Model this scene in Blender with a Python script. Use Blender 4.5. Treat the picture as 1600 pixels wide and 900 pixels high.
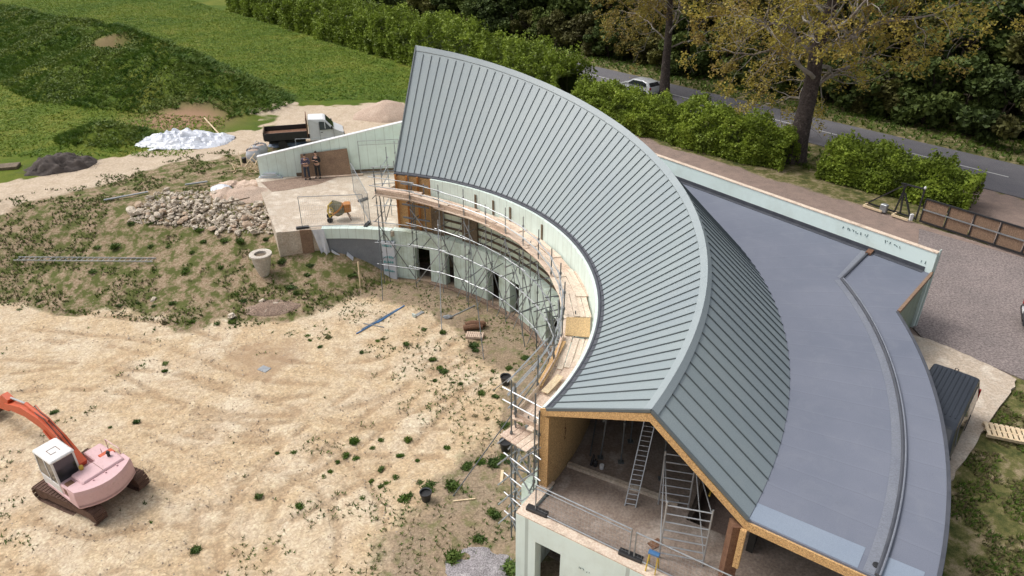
import bpy, math, random
import numpy as np
from mathutils import Vector, Matrix, Euler
R = math.radians
random.seed(7); RNG = np.random.default_rng(7)
scene = bpy.context.scene
for o in list(bpy.data.objects): bpy.data.objects.remove(o)
COL = scene.collection

# ------------------------------------------------------------------ camera, sky, sun
HC = 20.0; FPX = 1100.0; TH = R(29.5)
cd = bpy.data.cameras.new('camera'); cam = bpy.data.objects.new('camera', cd); COL.objects.link(cam)
cam.location = (0, 0, HC); cam.rotation_euler = (R(90) - TH, 0, 0)
cd.sensor_width = 36.0; cd.lens = FPX / 1600 * 36; cd.clip_start = 0.1; cd.clip_end = 3000
scene.camera = cam
w = bpy.data.worlds.new('World'); scene.world = w; w.use_nodes = True
nt = w.node_tree; nt.nodes.clear()
sky = nt.nodes.new('ShaderNodeTexSky'); sky.sky_type = 'NISHITA'; sky.sun_disc = False
SUN_EL, SUN_AZ = R(57), R(-76)          # azimuth from +y towards +x
sky.sun_elevation = SUN_EL; sky.sun_rotation = SUN_AZ; sky.air_density = 1.0; sky.dust_density = 6.0; sky.ozone_density = 0.6
bg = nt.nodes.new('ShaderNodeBackground'); bg.inputs[1].default_value = 0.15
hs = nt.nodes.new('ShaderNodeHueSaturation'); hs.inputs['Saturation'].default_value = 0.35
ow = nt.nodes.new('ShaderNodeOutputWorld')
nt.links.new(sky.outputs[0], hs.inputs['Color']); nt.links.new(hs.outputs[0], bg.inputs[0]); nt.links.new(bg.outputs[0], ow.inputs[0])
sl = bpy.data.lights.new('sun', 'SUN'); sl.energy = 1.3; sl.angle = R(16); sl.color = (1.0, 0.96, 0.9)
so = bpy.data.objects.new('sun', sl); COL.objects.link(so)
sd = Vector((math.sin(SUN_AZ) * math.cos(SUN_EL), math.cos(SUN_AZ) * math.cos(SUN_EL), math.sin(SUN_EL)))
so.rotation_euler = sd.to_track_quat('Z', 'Y').to_euler(); so.location = (0, 0, 60)
scene.view_settings.view_transform = 'Standard'; scene.view_settings.look = 'None'
scene.view_settings.exposure = 0.16; scene.view_settings.gamma = 1.0
scene.render.engine = 'CYCLES'
scene.render.resolution_x = 1024; scene.render.resolution_y = 576

# ------------------------------------------------------------------ helpers
def ray(px, py):
    u = (px - 800) / FPX; v = (py - 450) / FPX
    return np.array([u, math.cos(TH) - v * math.sin(TH), -math.sin(TH) - v * math.cos(TH)])
def at(px, py, z=0.0):                      # point of the level z seen in that direction
    d = ray(px, py); t = (z - HC) / d[2]; return Vector((d[0] * t, d[1] * t, z))
def zat(px, py, y):                         # height of the point seen there at depth y
    d = ray(px, py); return HC + d[2] * y / d[1]
def aty(px, py, y):
    d = ray(px, py); t = y / d[1]; return Vector((d[0] * t, y, HC + d[2] * t))

class MB:
    def __init__(s): s.v = []; s.f = []; s.m = []; s.X = Matrix.Identity(4); s.mi = 0
    def add(s, vs, fs):
        b = len(s.v)
        for p in vs:
            q = s.X @ Vector(p); s.v.append((q.x, q.y, q.z))
        for f in fs: s.f.append(tuple(b + i for i in f)); s.m.append(s.mi)
    def box(s, a, b, ch=0):
        x0, y0, z0 = a; x1, y1, z1 = b
        if ch:
            c = ch
            rings = [(z0, c), (z0 + c, 0), (z1 - c, 0), (z1, c)]; vs = []
            for z, i in rings:
                j = max(i, 0)
                for (x, y) in ((x0 + c + j, y0 + j), (x1 - c - j, y0 + j), (x1 - j, y0 + c + j), (x1 - j, y1 - c - j), (x1 - c - j, y1 - j), (x0 + c + j, y1 - j), (x0 + j, y1 - c - j), (x0 + j, y0 + c + j)): vs.append((x, y, z))
            fs = [tuple(range(7, -1, -1)), tuple(range(24, 32))]
            for k in range(3):
                for i in range(8):
                    n = (i + 1) % 8; fs.append((8 * k + i, 8 * k + n, 8 * k + 8 + n, 8 * k + 8 + i))
            s.add(vs, fs); return
        s.add([(x0, y0, z0), (x1, y0, z0), (x1, y1, z0), (x0, y1, z0), (x0, y0, z1), (x1, y0, z1), (x1, y1, z1), (x0, y1, z1)],
              [(3, 2, 1, 0), (4, 5, 6, 7), (0, 1, 5, 4), (1, 2, 6, 5), (2, 3, 7, 6), (3, 0, 4, 7)])
    def bar(s, a, b, w, h, up=(0, 0, 1)):
        a = Vector(a); b = Vector(b); d = (b - a).normalized(); up = Vector(up)
        sx = d.cross(up)
        if sx.length < 1e-4: sx = d.cross(Vector((1, 0, 0)))
        sx.normalize(); uy = sx.cross(d).normalized(); vs = []
        for p in (a, b):
            for i, j in ((-1, -1), (1, -1), (1, 1), (-1, 1)): vs.append(p + sx * (i * w / 2) + uy * (j * h / 2))
        s.add(vs, [(0, 3, 2, 1), (4, 5, 6, 7), (0, 1, 5, 4), (1, 2, 6, 5), (2, 3, 7, 6), (3, 0, 4, 7)][:0] or [(0, 1, 2, 3), (7, 6, 5, 4), (1, 0, 4, 5), (2, 1, 5, 6), (3, 2, 6, 7), (0, 3, 7, 4)])
    def tube(s, a, b, r, n=6, r2=None, cap=True):
        a = Vector(a); b = Vector(b); r2 = r if r2 is None else r2
        d = b - a
        if d.length < 1e-6: return
        d.normalize(); x = d.orthogonal().normalized(); y = d.cross(x); vs = []
        for p, q in ((a, r), (b, r2)):
            for i in range(n):
                t = 2 * math.pi * i / n; vs.append(p + x * (q * math.cos(t)) + y * (q * math.sin(t)))
        fs = [(i, (i + 1) % n, n + (i + 1) % n, n + i) for i in range(n)]
        if cap: fs += [tuple(range(n - 1, -1, -1)), tuple(range(n, 2 * n))]
        s.add(vs, fs)
    def path(s, pts, rs, n=6):
        pts = [Vector(p) for p in pts]
        if not hasattr(rs, '__len__'): rs = [rs] * len(pts)
        b0 = []; x = None
        for i, p in enumerate(pts):
            d = (pts[min(i + 1, len(pts) - 1)] - pts[max(i - 1, 0)]).normalized()
            x = (d.orthogonal() if x is None else x - d * x.dot(d)).normalized(); y = d.cross(x)
            for k in range(n):
                t = 2 * math.pi * k / n; b0.append(p + x * (rs[i] * math.cos(t)) + y * (rs[i] * math.sin(t)))
        fs = []
        for i in range(len(pts) - 1):
            for k in range(n): fs.append((i * n + k, i * n + (k + 1) % n, (i + 1) * n + (k + 1) % n, (i + 1) * n + k))
        fs += [tuple(range(n - 1, -1, -1)), tuple(range((len(pts) - 1) * n, len(pts) * n))]
        s.add(b0, fs)
    def prism(s, poly, h):                 # poly: list of 3d points, h: vector
        h = Vector(h); n = len(poly); vs = [Vector(p) for p in poly]; vs += [p + h for p in vs]
        s.add(vs, [tuple(range(n - 1, -1, -1)), tuple(range(n, 2 * n))] + [(i, (i + 1) % n, n + (i + 1) % n, n + i) for i in range(n)])
    def lathe(s, prof, c=(0, 0, 0), n=20, cap=True):
        vs = []; m = len(prof)
        for r, z in prof:
            for i in range(n):
                t = 2 * math.pi * i / n; vs.append((c[0] + r * math.cos(t), c[1] + r * math.sin(t), c[2] + z))
        fs = [(k * n + i, k * n + (i + 1) % n, (k + 1) * n + (i + 1) % n, (k + 1) * n + i) for k in range(m - 1) for i in range(n)]
        if cap: fs += [tuple(range(n - 1, -1, -1)), tuple(range((m - 1) * n, m * n))]
        s.add(vs, fs)
    def blob(s, c, r, seed=0, n=8, m=5, j=.2):
        rn = random.Random(seed); vs = [(c[0], c[1], c[2] - r[2])]
        for k in range(1, m):
            a = math.pi * k / m - math.pi / 2
            for i in range(n):
                t = 2 * math.pi * (i + .5 * (k % 2)) / n; q = 1 + rn.uniform(-j, j)
                vs.append((c[0] + r[0] * q * math.cos(a) * math.cos(t), c[1] + r[1] * q * math.cos(a) * math.sin(t), c[2] + r[2] * q * math.sin(a)))
        vs.append((c[0], c[1], c[2] + r[2])); fs = []
        for i in range(n): fs.append((0, 1 + (i + 1) % n, 1 + i))
        for k in range(m - 2):
            for i in range(n): fs.append((1 + k * n + i, 1 + k * n + (i + 1) % n, 1 + (k + 1) * n + (i + 1) % n, 1 + (k + 1) * n + i))
        L = len(vs) - 1
        for i in range(n): fs.append((L, 1 + (m - 2) * n + i, 1 + (m - 2) * n + (i + 1) % n))
        s.add(vs, fs)
    def grid(s, P, flip=False):            # P[i][j] 3d points
        a = len(P); b = len(P[0]); vs = [p for r_ in P for p in r_]
        fs = []
        for i in range(a - 1):
            for j in range(b - 1):
                q = (i * b + j, i * b + j + 1, (i + 1) * b + j + 1, (i + 1) * b + j); fs.append(q[::-1] if flip else q)
        s.add(vs, fs)
    def slab(s, P, h, down=True):          # sheet P with thickness h below
        a = len(P); b = len(P[0])
        top = [Vector(p) for r_ in P for p in r_]; bot = [p - Vector((0, 0, h)) for p in top]; N = a * b; fs = []
        for i in range(a - 1):
            for j in range(b - 1):
                q = (i * b + j, i * b + j + 1, (i + 1) * b + j + 1, (i + 1) * b + j); fs += [q, tuple(N + k for k in q[::-1])]
        bd = [j for j in range(b)] + [i * b + b - 1 for i in range(1, a)] + [(a - 1) * b + j for j in range(b - 2, -1, -1)] + [i * b for i in range(a - 2, 0, -1)]
        for k in range(len(bd)):
            p, q = bd[k], bd[(k + 1) % len(bd)]; fs.append((q, p, N + p, N + q))
        s.add(top + bot, fs)
    def build(s, name, mats, parent=None, smooth=False, bevel=0):
        me = bpy.data.meshes.new(name); me.from_pydata(s.v, [], s.f)
        if not isinstance(mats, (list, tuple)): mats = [mats]
        for m in mats: me.materials.append(m)
        if len(mats) > 1: me.polygons.foreach_set('material_index', s.m)
        if smooth: me.polygons.foreach_set('use_smooth', [True] * len(me.polygons))
        me.update(); o = bpy.data.objects.new(name, me); COL.objects.link(o)
        if parent: o.parent = parent
        if bevel:
            b = o.modifiers.new('bevel', 'BEVEL'); b.width = bevel; b.segments = 2; b.limit_method = 'ANGLE'
        return o

def tag(o, label=None, cat=None, group=None, kind=None):
    if label: o['label'] = label
    if cat: o['category'] = cat
    if group: o['group'] = group
    if kind: o['kind'] = kind
    return o
def thing(name, loc, rz, label, cat, group=None):
    o = bpy.data.objects.new(name, None); o.empty_display_size = .3; COL.objects.link(o)
    o.location = loc; o.rotation_euler = (0, 0, rz); return tag(o, label, cat, group)
def copy_tree(o, parent=None):
    c = o.copy(); COL.objects.link(c)
    if parent: c.parent = parent
    for ch in list(o.children): copy_tree(ch, c)
    return c
def quads(name, V, mats, parent=None, mi=None, smooth=False):   # V: (N,4,3) array
    V = np.asarray(V, np.float32); N = len(V)
    me = bpy.data.meshes.new(name); me.vertices.add(N * 4); me.vertices.foreach_set('co', V.reshape(-1))
    me.loops.add(N * 4); me.loops.foreach_set('vertex_index', np.arange(N * 4, dtype=np.int32))
    me.polygons.add(N); me.polygons.foreach_set('loop_start', np.arange(0, N * 4, 4, dtype=np.int32))
    if not isinstance(mats, (list, tuple)): mats = [mats]
    for m in mats: me.materials.append(m)
    if mi is not None: me.polygons.foreach_set('material_index', np.asarray(mi, np.int32))
    me.update(calc_edges=True); me.validate()
    o = bpy.data.objects.new(name, me); COL.objects.link(o)
    if parent: o.parent = parent
    return o
def leaves(P, size, rng, flat=.0, asp=1.6):   # random leaf quads at points P
    N = len(P); a = rng.normal(size=(N, 3)); a[:, 2] *= (1 - flat); a /= np.linalg.norm(a, axis=1)[:, None]
    b = np.cross(a, rng.normal(size=(N, 3))); b /= np.linalg.norm(b, axis=1)[:, None]
    s = (np.ones(N) * size * rng.uniform(.6, 1.35, N))[:, None]
    a = a * s * asp / 2; b = b * s / 2
    bend = np.cross(a, b); bend = bend / (np.linalg.norm(bend, axis=1)[:, None] + 1e-9) * s * .12
    return np.stack([P - a, P + b - bend, P + a, P - b - bend], 1)
def blades(P, h, rng, n=6, w=.05, lean=.5):     # grass blades at points P
    N = len(P); P = np.repeat(P, n, 0); M = N * n
    hh = (np.repeat(np.ones(N) * h, n) * rng.uniform(.5, 1.2, M))[:, None]
    an = rng.uniform(0, 2 * np.pi, M); d = np.stack([np.cos(an), np.sin(an), np.zeros(M)], 1); sx = np.stack([-np.sin(an), np.cos(an), np.zeros(M)], 1)
    base = P + d * hh * .25 * rng.random((M, 1)); ww = w * rng.uniform(.6, 1.4, (M, 1))
    le = rng.uniform(.1, lean, (M, 1))
    mid = base + d * hh * le * .5 + np.array([0, 0, 1.]) * hh * .6; tip = base + d * hh * le * 1.3 + np.array([0, 0, 1.]) * hh
    return np.stack([base - sx * ww * .5, base + sx * ww * .5, mid + sx * ww * .5, tip], 1) if n else None

# ------------------------------------------------------------------ materials
def srgb(r, g, b):
    f = lambda c: ((c / 255 + .055) / 1.055) ** 2.4 if c / 255 > .04045 else c / 255 / 12.92
    return (f(r), f(g), f(b), 1)
class NT:
    def __init__(s, name):
        s.m = bpy.data.materials.new(name); s.m.use_nodes = True; s.t = s.m.node_tree; s.b = s.t.nodes['Principled BSDF']
    def n(s, k, **kw):
        x = s.t.nodes.new(k)
        for a, v in kw.items(): setattr(x, a, v)
        return x
    def l(s, a, b): s.t.links.new(a, b)
    def noise(s, scale, detail=4, rough=.6, vec=None, dist=0):
        x = s.n('ShaderNodeTexNoise'); x.inputs['Scale'].default_value = scale; x.inputs['Detail'].default_value = detail
        x.inputs['Roughness'].default_value = rough; x.inputs['Distortion'].default_value = dist
        if vec is not None: s.l(vec, x.inputs['Vector'])
        return x.outputs['Fac']
    def ramp(s, fac, stops):
        x = s.n('ShaderNodeValToRGB'); e = x.color_ramp.elements
        while len(e) < len(stops): e.new(.5)
        for i, (p, c) in enumerate(stops): e[i].position = p; e[i].color = c if len(c) == 4 else (*c, 1)
        s.l(fac, x.inputs[0]); return x.outputs[0]
    def mix(s, f, a, b, blend='MIX'):
        x = s.n('ShaderNodeMix', data_type='RGBA', blend_type=blend)
        for v, i in ((f, 0), (a, 6), (b, 7)):
            if isinstance(v, (int, float)): x.inputs[i].default_value = v
            elif isinstance(v, tuple): x.inputs[i].default_value = v
            else: s.l(v, x.inputs[i])
        return x.outputs[2]
    def math(s, op, a, b=0, clamp=False):
        x = s.n('ShaderNodeMath', operation=op); x.use_clamp = clamp
        for v, i in ((a, 0), (b, 1)):
            if isinstance(v, (int, float)): x.inputs[i].default_value = v
            else: s.l(v, x.inputs[i])
        return x.outputs[0]
    def bump(s, h, st=.3, d=.02):
        x = s.n('ShaderNodeBump'); x.inputs['Strength'].default_value = st; x.inputs['Distance'].default_value = d
        s.l(h, x.inputs['Height']); s.l(x.outputs[0], s.b.inputs['Normal'])
    def col(s, c):
        if isinstance(c, tuple): s.b.inputs['Base Color'].default_value = c
        else: s.l(c, s.b.inputs['Base Color'])
    def geo(s): return s.n('ShaderNodeNewGeometry').outputs['Position']
    def obj(s): return s.n('ShaderNodeTexCoord').outputs['Object']
def mk(name, c1, c2=None, scale=3, rough=.7, metal=0, bump=0, fine=None, c3=None, spec=None, bd=.02, world=False, stretch=None):
    t = NT(name); v = t.geo() if world else t.obj()
    if stretch:
        mp = t.n('ShaderNodeMapping'); mp.inputs['Scale'].default_value = stretch; t.l(v, mp.inputs[0]); v = mp.outputs[0]
    c2 = c2 or tuple(x * .8 for x in c1[:3]) + (1,)
    stops = [(.32, c1), (.68, c2)]
    if c3: stops = [(.3, c1), (.52, c2), (.72, c3)]
    n1 = t.noise(scale, 6, .65, v); t.col(t.ramp(n1, stops))
    if fine:
        n2 = t.noise(fine[0], 3, .7, v); c = t.b.inputs['Base Color'].links[0].from_socket
        t.col(t.mix(fine[1], c, t.ramp(n2, [(.3, (0, 0, 0)), (.7, (1, 1, 1))]), 'OVERLAY'))
        if bump: t.bump(n2, bump, bd)
    elif bump: t.bump(n1, bump, bd)
    t.b.inputs['Roughness'].default_value = rough; t.b.inputs['Metallic'].default_value = metal
    if spec is not None: t.b.inputs['Specular IOR Level'].default_value = spec
    return t.m
def leafmat(name, cols, scale=.6, rough=.6, trans=.25, sp=None):
    t = NT(name); g = t.geo(); n1 = t.noise(scale, 3, .6, g); oi = t.n('ShaderNodeObjectInfo').outputs['Random']
    wn = t.n('ShaderNodeTexWhiteNoise'); t.l(g, wn.inputs['Vector'])
    n2 = t.noise(scale * 12, 2, .6, g)
    f = t.math('ADD', t.math('MULTIPLY', n1, .75), t.math('MULTIPLY', n2, .55)); f = t.math('ADD', f, t.math('MULTIPLY', oi, .14))
    f = t.math('SUBTRACT', f, .22)
    k = len(cols); c = t.ramp(f, [(.25 + .5 * i / (k - 1), cols[i]) for i in range(k)])
    t.col(c); t.b.inputs['Roughness'].default_value = rough; t.b.inputs['Specular IOR Level'].default_value = .25
    tr = t.n('ShaderNodeBsdfTranslucent'); t.l(c, tr.inputs[0]); mx = t.n('ShaderNodeMixShader'); mx.inputs[0].default_value = trans
    t.l(t.b.outputs[0], mx.inputs[1]); t.l(tr.outputs[0], mx.inputs[2]); t.l(mx.outputs[0], t.t.nodes['Material Output'].inputs[0]); return t.m
def wall_mat(name, base, dirt, joint=.6, dirtk=.5, scale=.7):   # insulation boards with upright joints, weather stains
    t = NT(name); v = t.obj(); sp = t.n('ShaderNodeSeparateXYZ'); t.l(t.n('ShaderNodeUVMap').outputs[0], sp.inputs[0])
    u = t.math('FRACT', t.math('DIVIDE', sp.outputs[0], joint)); line = t.math('LESS_THAN', u, .035)
    n1 = t.noise(scale, 6, .7, t.geo()); f = t.ramp(n1, [(.45, (0, 0, 0)), (.8, (1, 1, 1))])
    c = t.mix(t.math('MULTIPLY', f, dirtk), base, dirt)
    mp = t.n('ShaderNodeMapping'); mp.inputs['Scale'].default_value = (5, .35, 5); t.l(t.n('ShaderNodeUVMap').outputs[0], mp.inputs[0])
    st = t.ramp(t.noise(1.2, 5, .7, mp.outputs[0]), [(.5, (0, 0, 0)), (.75, (1, 1, 1))]); c = t.mix(t.math('MULTIPLY', st, .35 * dirtk + .1), c, dirt)
    c = t.mix(t.math('MULTIPLY', line, .45), c, tuple(x * .35 for x in dirt[:3]) + (1,)); t.col(c); t.b.inputs['Roughness'].default_value = .75; return t.m
M = {}
M['mint'] = wall_mat('pale_mint_insulation', (.70, .82, .77, 1), (.38, .42, .33, 1), .6, .45)
M['mintclean'] = wall_mat('clean_mint_insulation', (.72, .84, .81, 1), (.50, .56, .50, 1), 1.2, .5)
M['mintlow'] = wall_mat('stained_mint_insulation', (.68, .80, .74, 1), (.27, .31, .19, 1), .45, .9)
M['slatwall'] = wall_mat('membrane_between_battens', (.66, .73, .60, 1), (.34, .38, .26, 1), .6, .6)
def metal_mat():
    t = NT('grey_green_sheet'); g = t.geo(); sp = t.n('ShaderNodeSeparateXYZ'); t.l(g, sp.inputs[0])
    an = t.math('ARCTAN2', t.math('SUBTRACT', sp.outputs[1], 24.44), t.math('SUBTRACT', sp.outputs[0], -9.87))
    pn = t.math('FLOOR', t.math('DIVIDE', t.math('ADD', an, R(35.2)), R((75.6 + 35.2) / 67))); wn = t.n('ShaderNodeTexWhiteNoise', noise_dimensions='1D'); t.l(pn, wn.inputs['W'])
    n1 = t.noise(.3, 5, .6, g); n2 = t.noise(55, 2, .6, g); n3 = t.noise(1.4, 6, .7, g)
    c = t.ramp(n1, [(.3, (.235, .28, .305, 1)), (.7, (.262, .31, .318, 1))]); c = t.mix(t.math('MULTIPLY', wn.outputs['Value'], .35), c, (.285, .33, .34, 1))
    c = t.mix(t.math('MULTIPLY', t.ramp(n3, [(.5, (0, 0, 0)), (.75, (1, 1, 1))]), .22), c, (.36, .385, .38, 1)); c = t.mix(.13, c, t.ramp(n2, [(.3, (0, 0, 0)), (.7, (1, 1, 1))]), 'OVERLAY')
    t.col(c); t.b.inputs['Roughness'].default_value = .5; return t.m
M['metalroof'] = metal_mat()
M['mintshade'] = wall_mat('shaded_mint_board', (.24, .30, .24, 1), (.14, .15, .10, 1), .6, .8)  # notch end wall: its shade is put into the colour as a darker green
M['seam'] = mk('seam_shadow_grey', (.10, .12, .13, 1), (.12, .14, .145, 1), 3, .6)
M['cap'] = mk('ridge_flashing', (.27, .315, .335, 1), (.30, .345, .36, 1), .6, .45, 0, 0, (50, .12), spec=.5)
M['gutter'] = mk('dark_gutter', (.05, .055, .07, 1), (.08, .085, .1, 1), 3, .5)
M['osb'] = mk('osb_board', (.48, .29, .12, 1), (.58, .37, .17, 1), 9, .75, 0, .2, (30, .6), (.38, .21, .08, 1), stretch=(1, 1, 1))
M['osb2'] = mk('osb_board_faded', (.42, .29, .14, 1), (.52, .36, .18, 1), 9, .8, 0, .2, (25, .5), (.33, .2, .09, 1))
M['wood'] = mk('scaffold_board_wood', (.50, .37, .28, 1), (.62, .48, .38, 1), 1.5, .8, 0, .25, (18, .35), (.36, .25, .17, 1), stretch=(1, 1, 1))
M['wood2'] = mk('scaffold_board_pale', (.58, .48, .38, 1), (.68, .56, .45, 1), 1.5, .8, 0, .25, (18, .3), (.45, .35, .27, 1))
M['darkwood'] = mk('dark_old_timber', (.10, .075, .05, 1), (.2, .15, .10, 1), 3, .85, 0, .3, (20, .5))
M['batten'] = mk('dark_batten', (.09, .065, .045, 1), (.14, .10, .07, 1), 3, .85)
M['newwood'] = mk('fresh_softwood', (.62, .48, .30, 1), (.7, .56, .38, 1), 3, .75, 0, .1, (20, .3))
M['galv'] = mk('galvanised_tube', (.24, .26, .28, 1), (.38, .40, .42, 1), 4, .45, .5)
M['galvdark'] = mk('dull_dark_tube', (.10, .115, .125, 1), (.2, .215, .22, 1), 4, .5, .4)
M['alu'] = mk('aluminium', (.52, .54, .56, 1), (.40, .42, .44, 1), 6, .4, .6)
M['concrete'] = mk('pale_concrete', (.56, .50, .42, 1), (.44, .36, .28, 1), .8, .85, 0, .2, (14, .3), (.68, .62, .53, 1), world=True)
M['ringconc'] = mk('pale_grey_concrete', (.60, .56, .50, 1), (.46, .41, .35, 1), 3, .85, 0, .2, (20, .3), (.66, .63, .58, 1))
M['concin'] = mk('dusty_floor', (.36, .30, .255, 1), (.24, .185, .15, 1), .7, .8, 0, .2, (12, .3), (.46, .40, .35, 1), world=True)
M['black'] = mk('black_plastic', (.015, .016, .018, 1), (.03, .03, .032, 1), 5, .45)
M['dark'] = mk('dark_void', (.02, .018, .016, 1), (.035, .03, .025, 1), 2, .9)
M['white'] = mk('white_paint', (.78, .79, .8, 1), (.7, .71, .72, 1), 2, .35, spec=.5)
M['glass'] = mk('dark_glass', (.02, .025, .03, 1), (.03, .035, .04, 1), 2, .08, spec=.8)
M['rubber'] = mk('tyre_rubber', (.02, .02, .02, 1), (.035, .035, .033, 1), 6, .85)
M['rust'] = mk('rust_brown', (.13, .06, .035, 1), (.22, .12, .07, 1), 6, .8, .1, .2, (30, .4))
M['plywood'] = mk('weathered_plywood', (.26, .17, .11, 1), (.19, .12, .08, 1), 1.5, .8, 0, 0, (14, .3))
M['bark'] = mk('oak_bark', (.11, .085, .075, 1), (.055, .04, .035, 1), 2.5, .9, 0, .9, (9, .6), (.16, .13, .115, 1), bd=.08)
M['twig'] = mk('grey_lichen_twig', (.40, .38, .34, 1), (.22, .18, .155, 1), .5, .9, 0, 0, (4, .3), (.52, .52, .47, 1), world=True)
M['darkbark'] = mk('wood_bark', (.06, .045, .035, 1), (.09, .07, .05, 1), 3, .9)
M['oakleaf'] = leafmat('bronze_oak_leaf', [(.20, .13, .055, 1), (.34, .26, .06, 1), (.44, .38, .07, 1), (.25, .28, .07, 1)], .35, .6, .3)
M['oakleaf2'] = leafmat('olive_oak_leaf', [(.18, .12, .055, 1), (.30, .23, .06, 1), (.40, .34, .07, 1), (.20, .23, .06, 1)], .35, .6, .3)
M['hedge'] = leafmat('hedge_leaf', [(.06, .08, .02, 1), (.16, .22, .028, 1), (.29, .38, .05, 1), (.44, .50, .08, 1)], .8, .55, .3)
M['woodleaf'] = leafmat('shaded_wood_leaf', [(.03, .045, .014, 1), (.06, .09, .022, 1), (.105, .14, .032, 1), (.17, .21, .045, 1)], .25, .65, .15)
M['woodleaf2'] = leafmat('brown_green_wood_leaf', [(.055, .05, .018, 1), (.09, .09, .028, 1), (.145, .145, .038, 1), (.21, .21, .05, 1)], .25, .65, .15)
M['grass'] = leafmat('grass_blade', [(.035, .07, .014, 1), (.06, .12, .016, 1), (.10, .16, .022, 1), (.15, .19, .035, 1)], .5, .65, .2)
M['meadow'] = leafmat('meadow_blade', [(.06, .12, .012, 1), (.11, .19, .016, 1), (.19, .25, .026, 1), (.30, .29, .06, 1)], .07, .65, .2)
M['drygrass'] = leafmat('dry_weed', [(.09, .08, .035, 1), (.16, .13, .07, 1), (.10, .12, .03, 1), (.22, .18, .11, 1)], .8, .7, .2)
M['mounds'] = leafmat('mound_weed_leaf', [(.04, .075, .014, 1), (.08, .13, .02, 1), (.14, .19, .035, 1), (.20, .23, .05, 1)], .7, .6, .25)
M['weed'] = leafmat('dark_weed_leaf', [(.03, .055, .018, 1), (.055, .095, .022, 1), (.09, .145, .028, 1), (.15, .20, .045, 1)], .8, .6, .2)
M['stone'] = mk('limestone', (.62, .55, .44, 1), (.46, .39, .31, 1), 1.8, .85, 0, .4, (14, .4), (.68, .63, .54, 1), world=True)
M['chips'] = mk('grey_chippings', (.34, .32, .33, 1), (.24, .22, .23, 1), 2.2, .9, 0, .6, (22, .7), (.42, .40, .40, 1), world=True, bd=.04)
M['stone2'] = mk('brown_stone', (.40, .28, .19, 1), (.46, .36, .27, 1), 2.5, .85, 0, .4, (14, .35))
M['pebble'] = mk('pebble', (.52, .44, .34, 1), (.34, .27, .2, 1), 1.2, .9, 0, 0, None, (.62, .56, .48, 1), world=True)
M['brush'] = mk('dark_twigs', (.10, .08, .07, 1), (.055, .045, .042, 1), 4, .9)
M['gravelheap'] = mk('pinkish_sand', (.42, .31, .24, 1), (.50, .39, .31, 1), 1.2, .95, 0, .5, (20, .4), bd=.04)
M['earth'] = mk('brown_earth', (.22, .15, .11, 1), (.30, .22, .17, 1), 2, .95, 0, .6, (16, .5), bd=.05)
M['greyrender'] = mk('grey_waterproof_coat', (.165, .18, .205, 1), (.20, .215, .235, 1), 2, .7, 0, .1, (30, .2))
M['sheetwhite'] = mk('white_sheet', (.68, .70, .75, 1), (.50, .54, .62, 1), 1.6, .3)
def grimy(name, c1, c2, grime, amt=.5, rough=.55):
    t = NT(name); v = t.obj(); n1 = t.noise(1.6, 6, .7, v); n2 = t.noise(7, 6, .8, v, .6); n3 = t.noise(22, 3, .7, v)
    c = t.mix(n1, c1, c2); c = t.mix(t.math('MULTIPLY', t.ramp(n2, [(.5, (0, 0, 0)), (.72, (1, 1, 1))]), amt), c, grime); c = t.mix(t.math('MULTIPLY', t.ramp(n3, [(.68, (0, 0, 0)), (.72, (1, 1, 1))]), amt * 1.3, True), c, tuple(x * .5 for x in grime[:3]) + (1,))
    t.col(c); t.b.inputs['Roughness'].default_value = rough; t.bump(n3, .08, .01); return t.m
M['pinkpaint'] = grimy('faded_pink_paint', (.60, .37, .39, 1), (.68, .48, .49, 1), (.38, .25, .22, 1), .45)
M['cabwhite'] = grimy('worn_white_cab', (.66, .66, .65, 1), (.74, .74, .73, 1), (.36, .30, .25, 1), .5)
M['orange'] = grimy('orange_paint', (.60, .10, .03, 1), (.50, .09, .035, 1), (.22, .07, .04, 1), .5)
M['track'] = mk('rusty_track_steel', (.10, .055, .04, 1), (.17, .10, .075, 1), 5, .75, .3, .3, (30, .4))
M['yellow'] = mk('yellow_paint', (.60, .42, .05, 1), (.5, .35, .05, 1), 4, .5)
M['mixeror'] = mk('mixer_orange', (.50, .20, .04, 1), (.4, .15, .03, 1), 4, .6)
M['drum'] = mk('mixer_drum', (.12, .12, .08, 1), (.25, .22, .14, 1), 4, .7, .2)
M['blue'] = mk('blue_plastic', (.05, .15, .34, 1), (.08, .2, .4, 1), 4, .45)
M['tarp'] = mk('faded_blue_tarp', (.12, .16, .24, 1), (.2, .25, .33, 1), 4, .5)
M['ink'] = mk('faded_ink', (.06, .12, .13, 1), (.1, .16, .16, 1), 4, .8)
M['tealink'] = mk('teal_print', (.05, .33, .36, 1), (.1, .4, .4, 1), 4, .8)
M['silver'] = mk('silver_car_paint', (.68, .70, .73, 1), (.62, .65, .68, 1), 1, .25, .25)
M['blackcar'] = mk('black_car_paint', (.028, .034, .045, 1), (.035, .042, .055, 1), 1, .3, .2, spec=.5)
M['red'] = mk('red_lamp', (.35, .015, .015, 1), (.3, .01, .01, 1), 2, .25)
M['skin'] = mk('skin', (.5, .3, .22, 1), (.46, .27, .2, 1), 5, .6)
M['hair'] = mk('dark_hair', (.02, .015, .012, 1), (.03, .022, .018, 1), 9, .8)
M['blackcloth'] = mk('black_clothing', (.018, .018, .02, 1), (.03, .03, .033, 1), 8, .9)
M['jeans'] = mk('dark_jeans', (.03, .04, .06, 1), (.045, .055, .08, 1), 8, .9)
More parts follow.
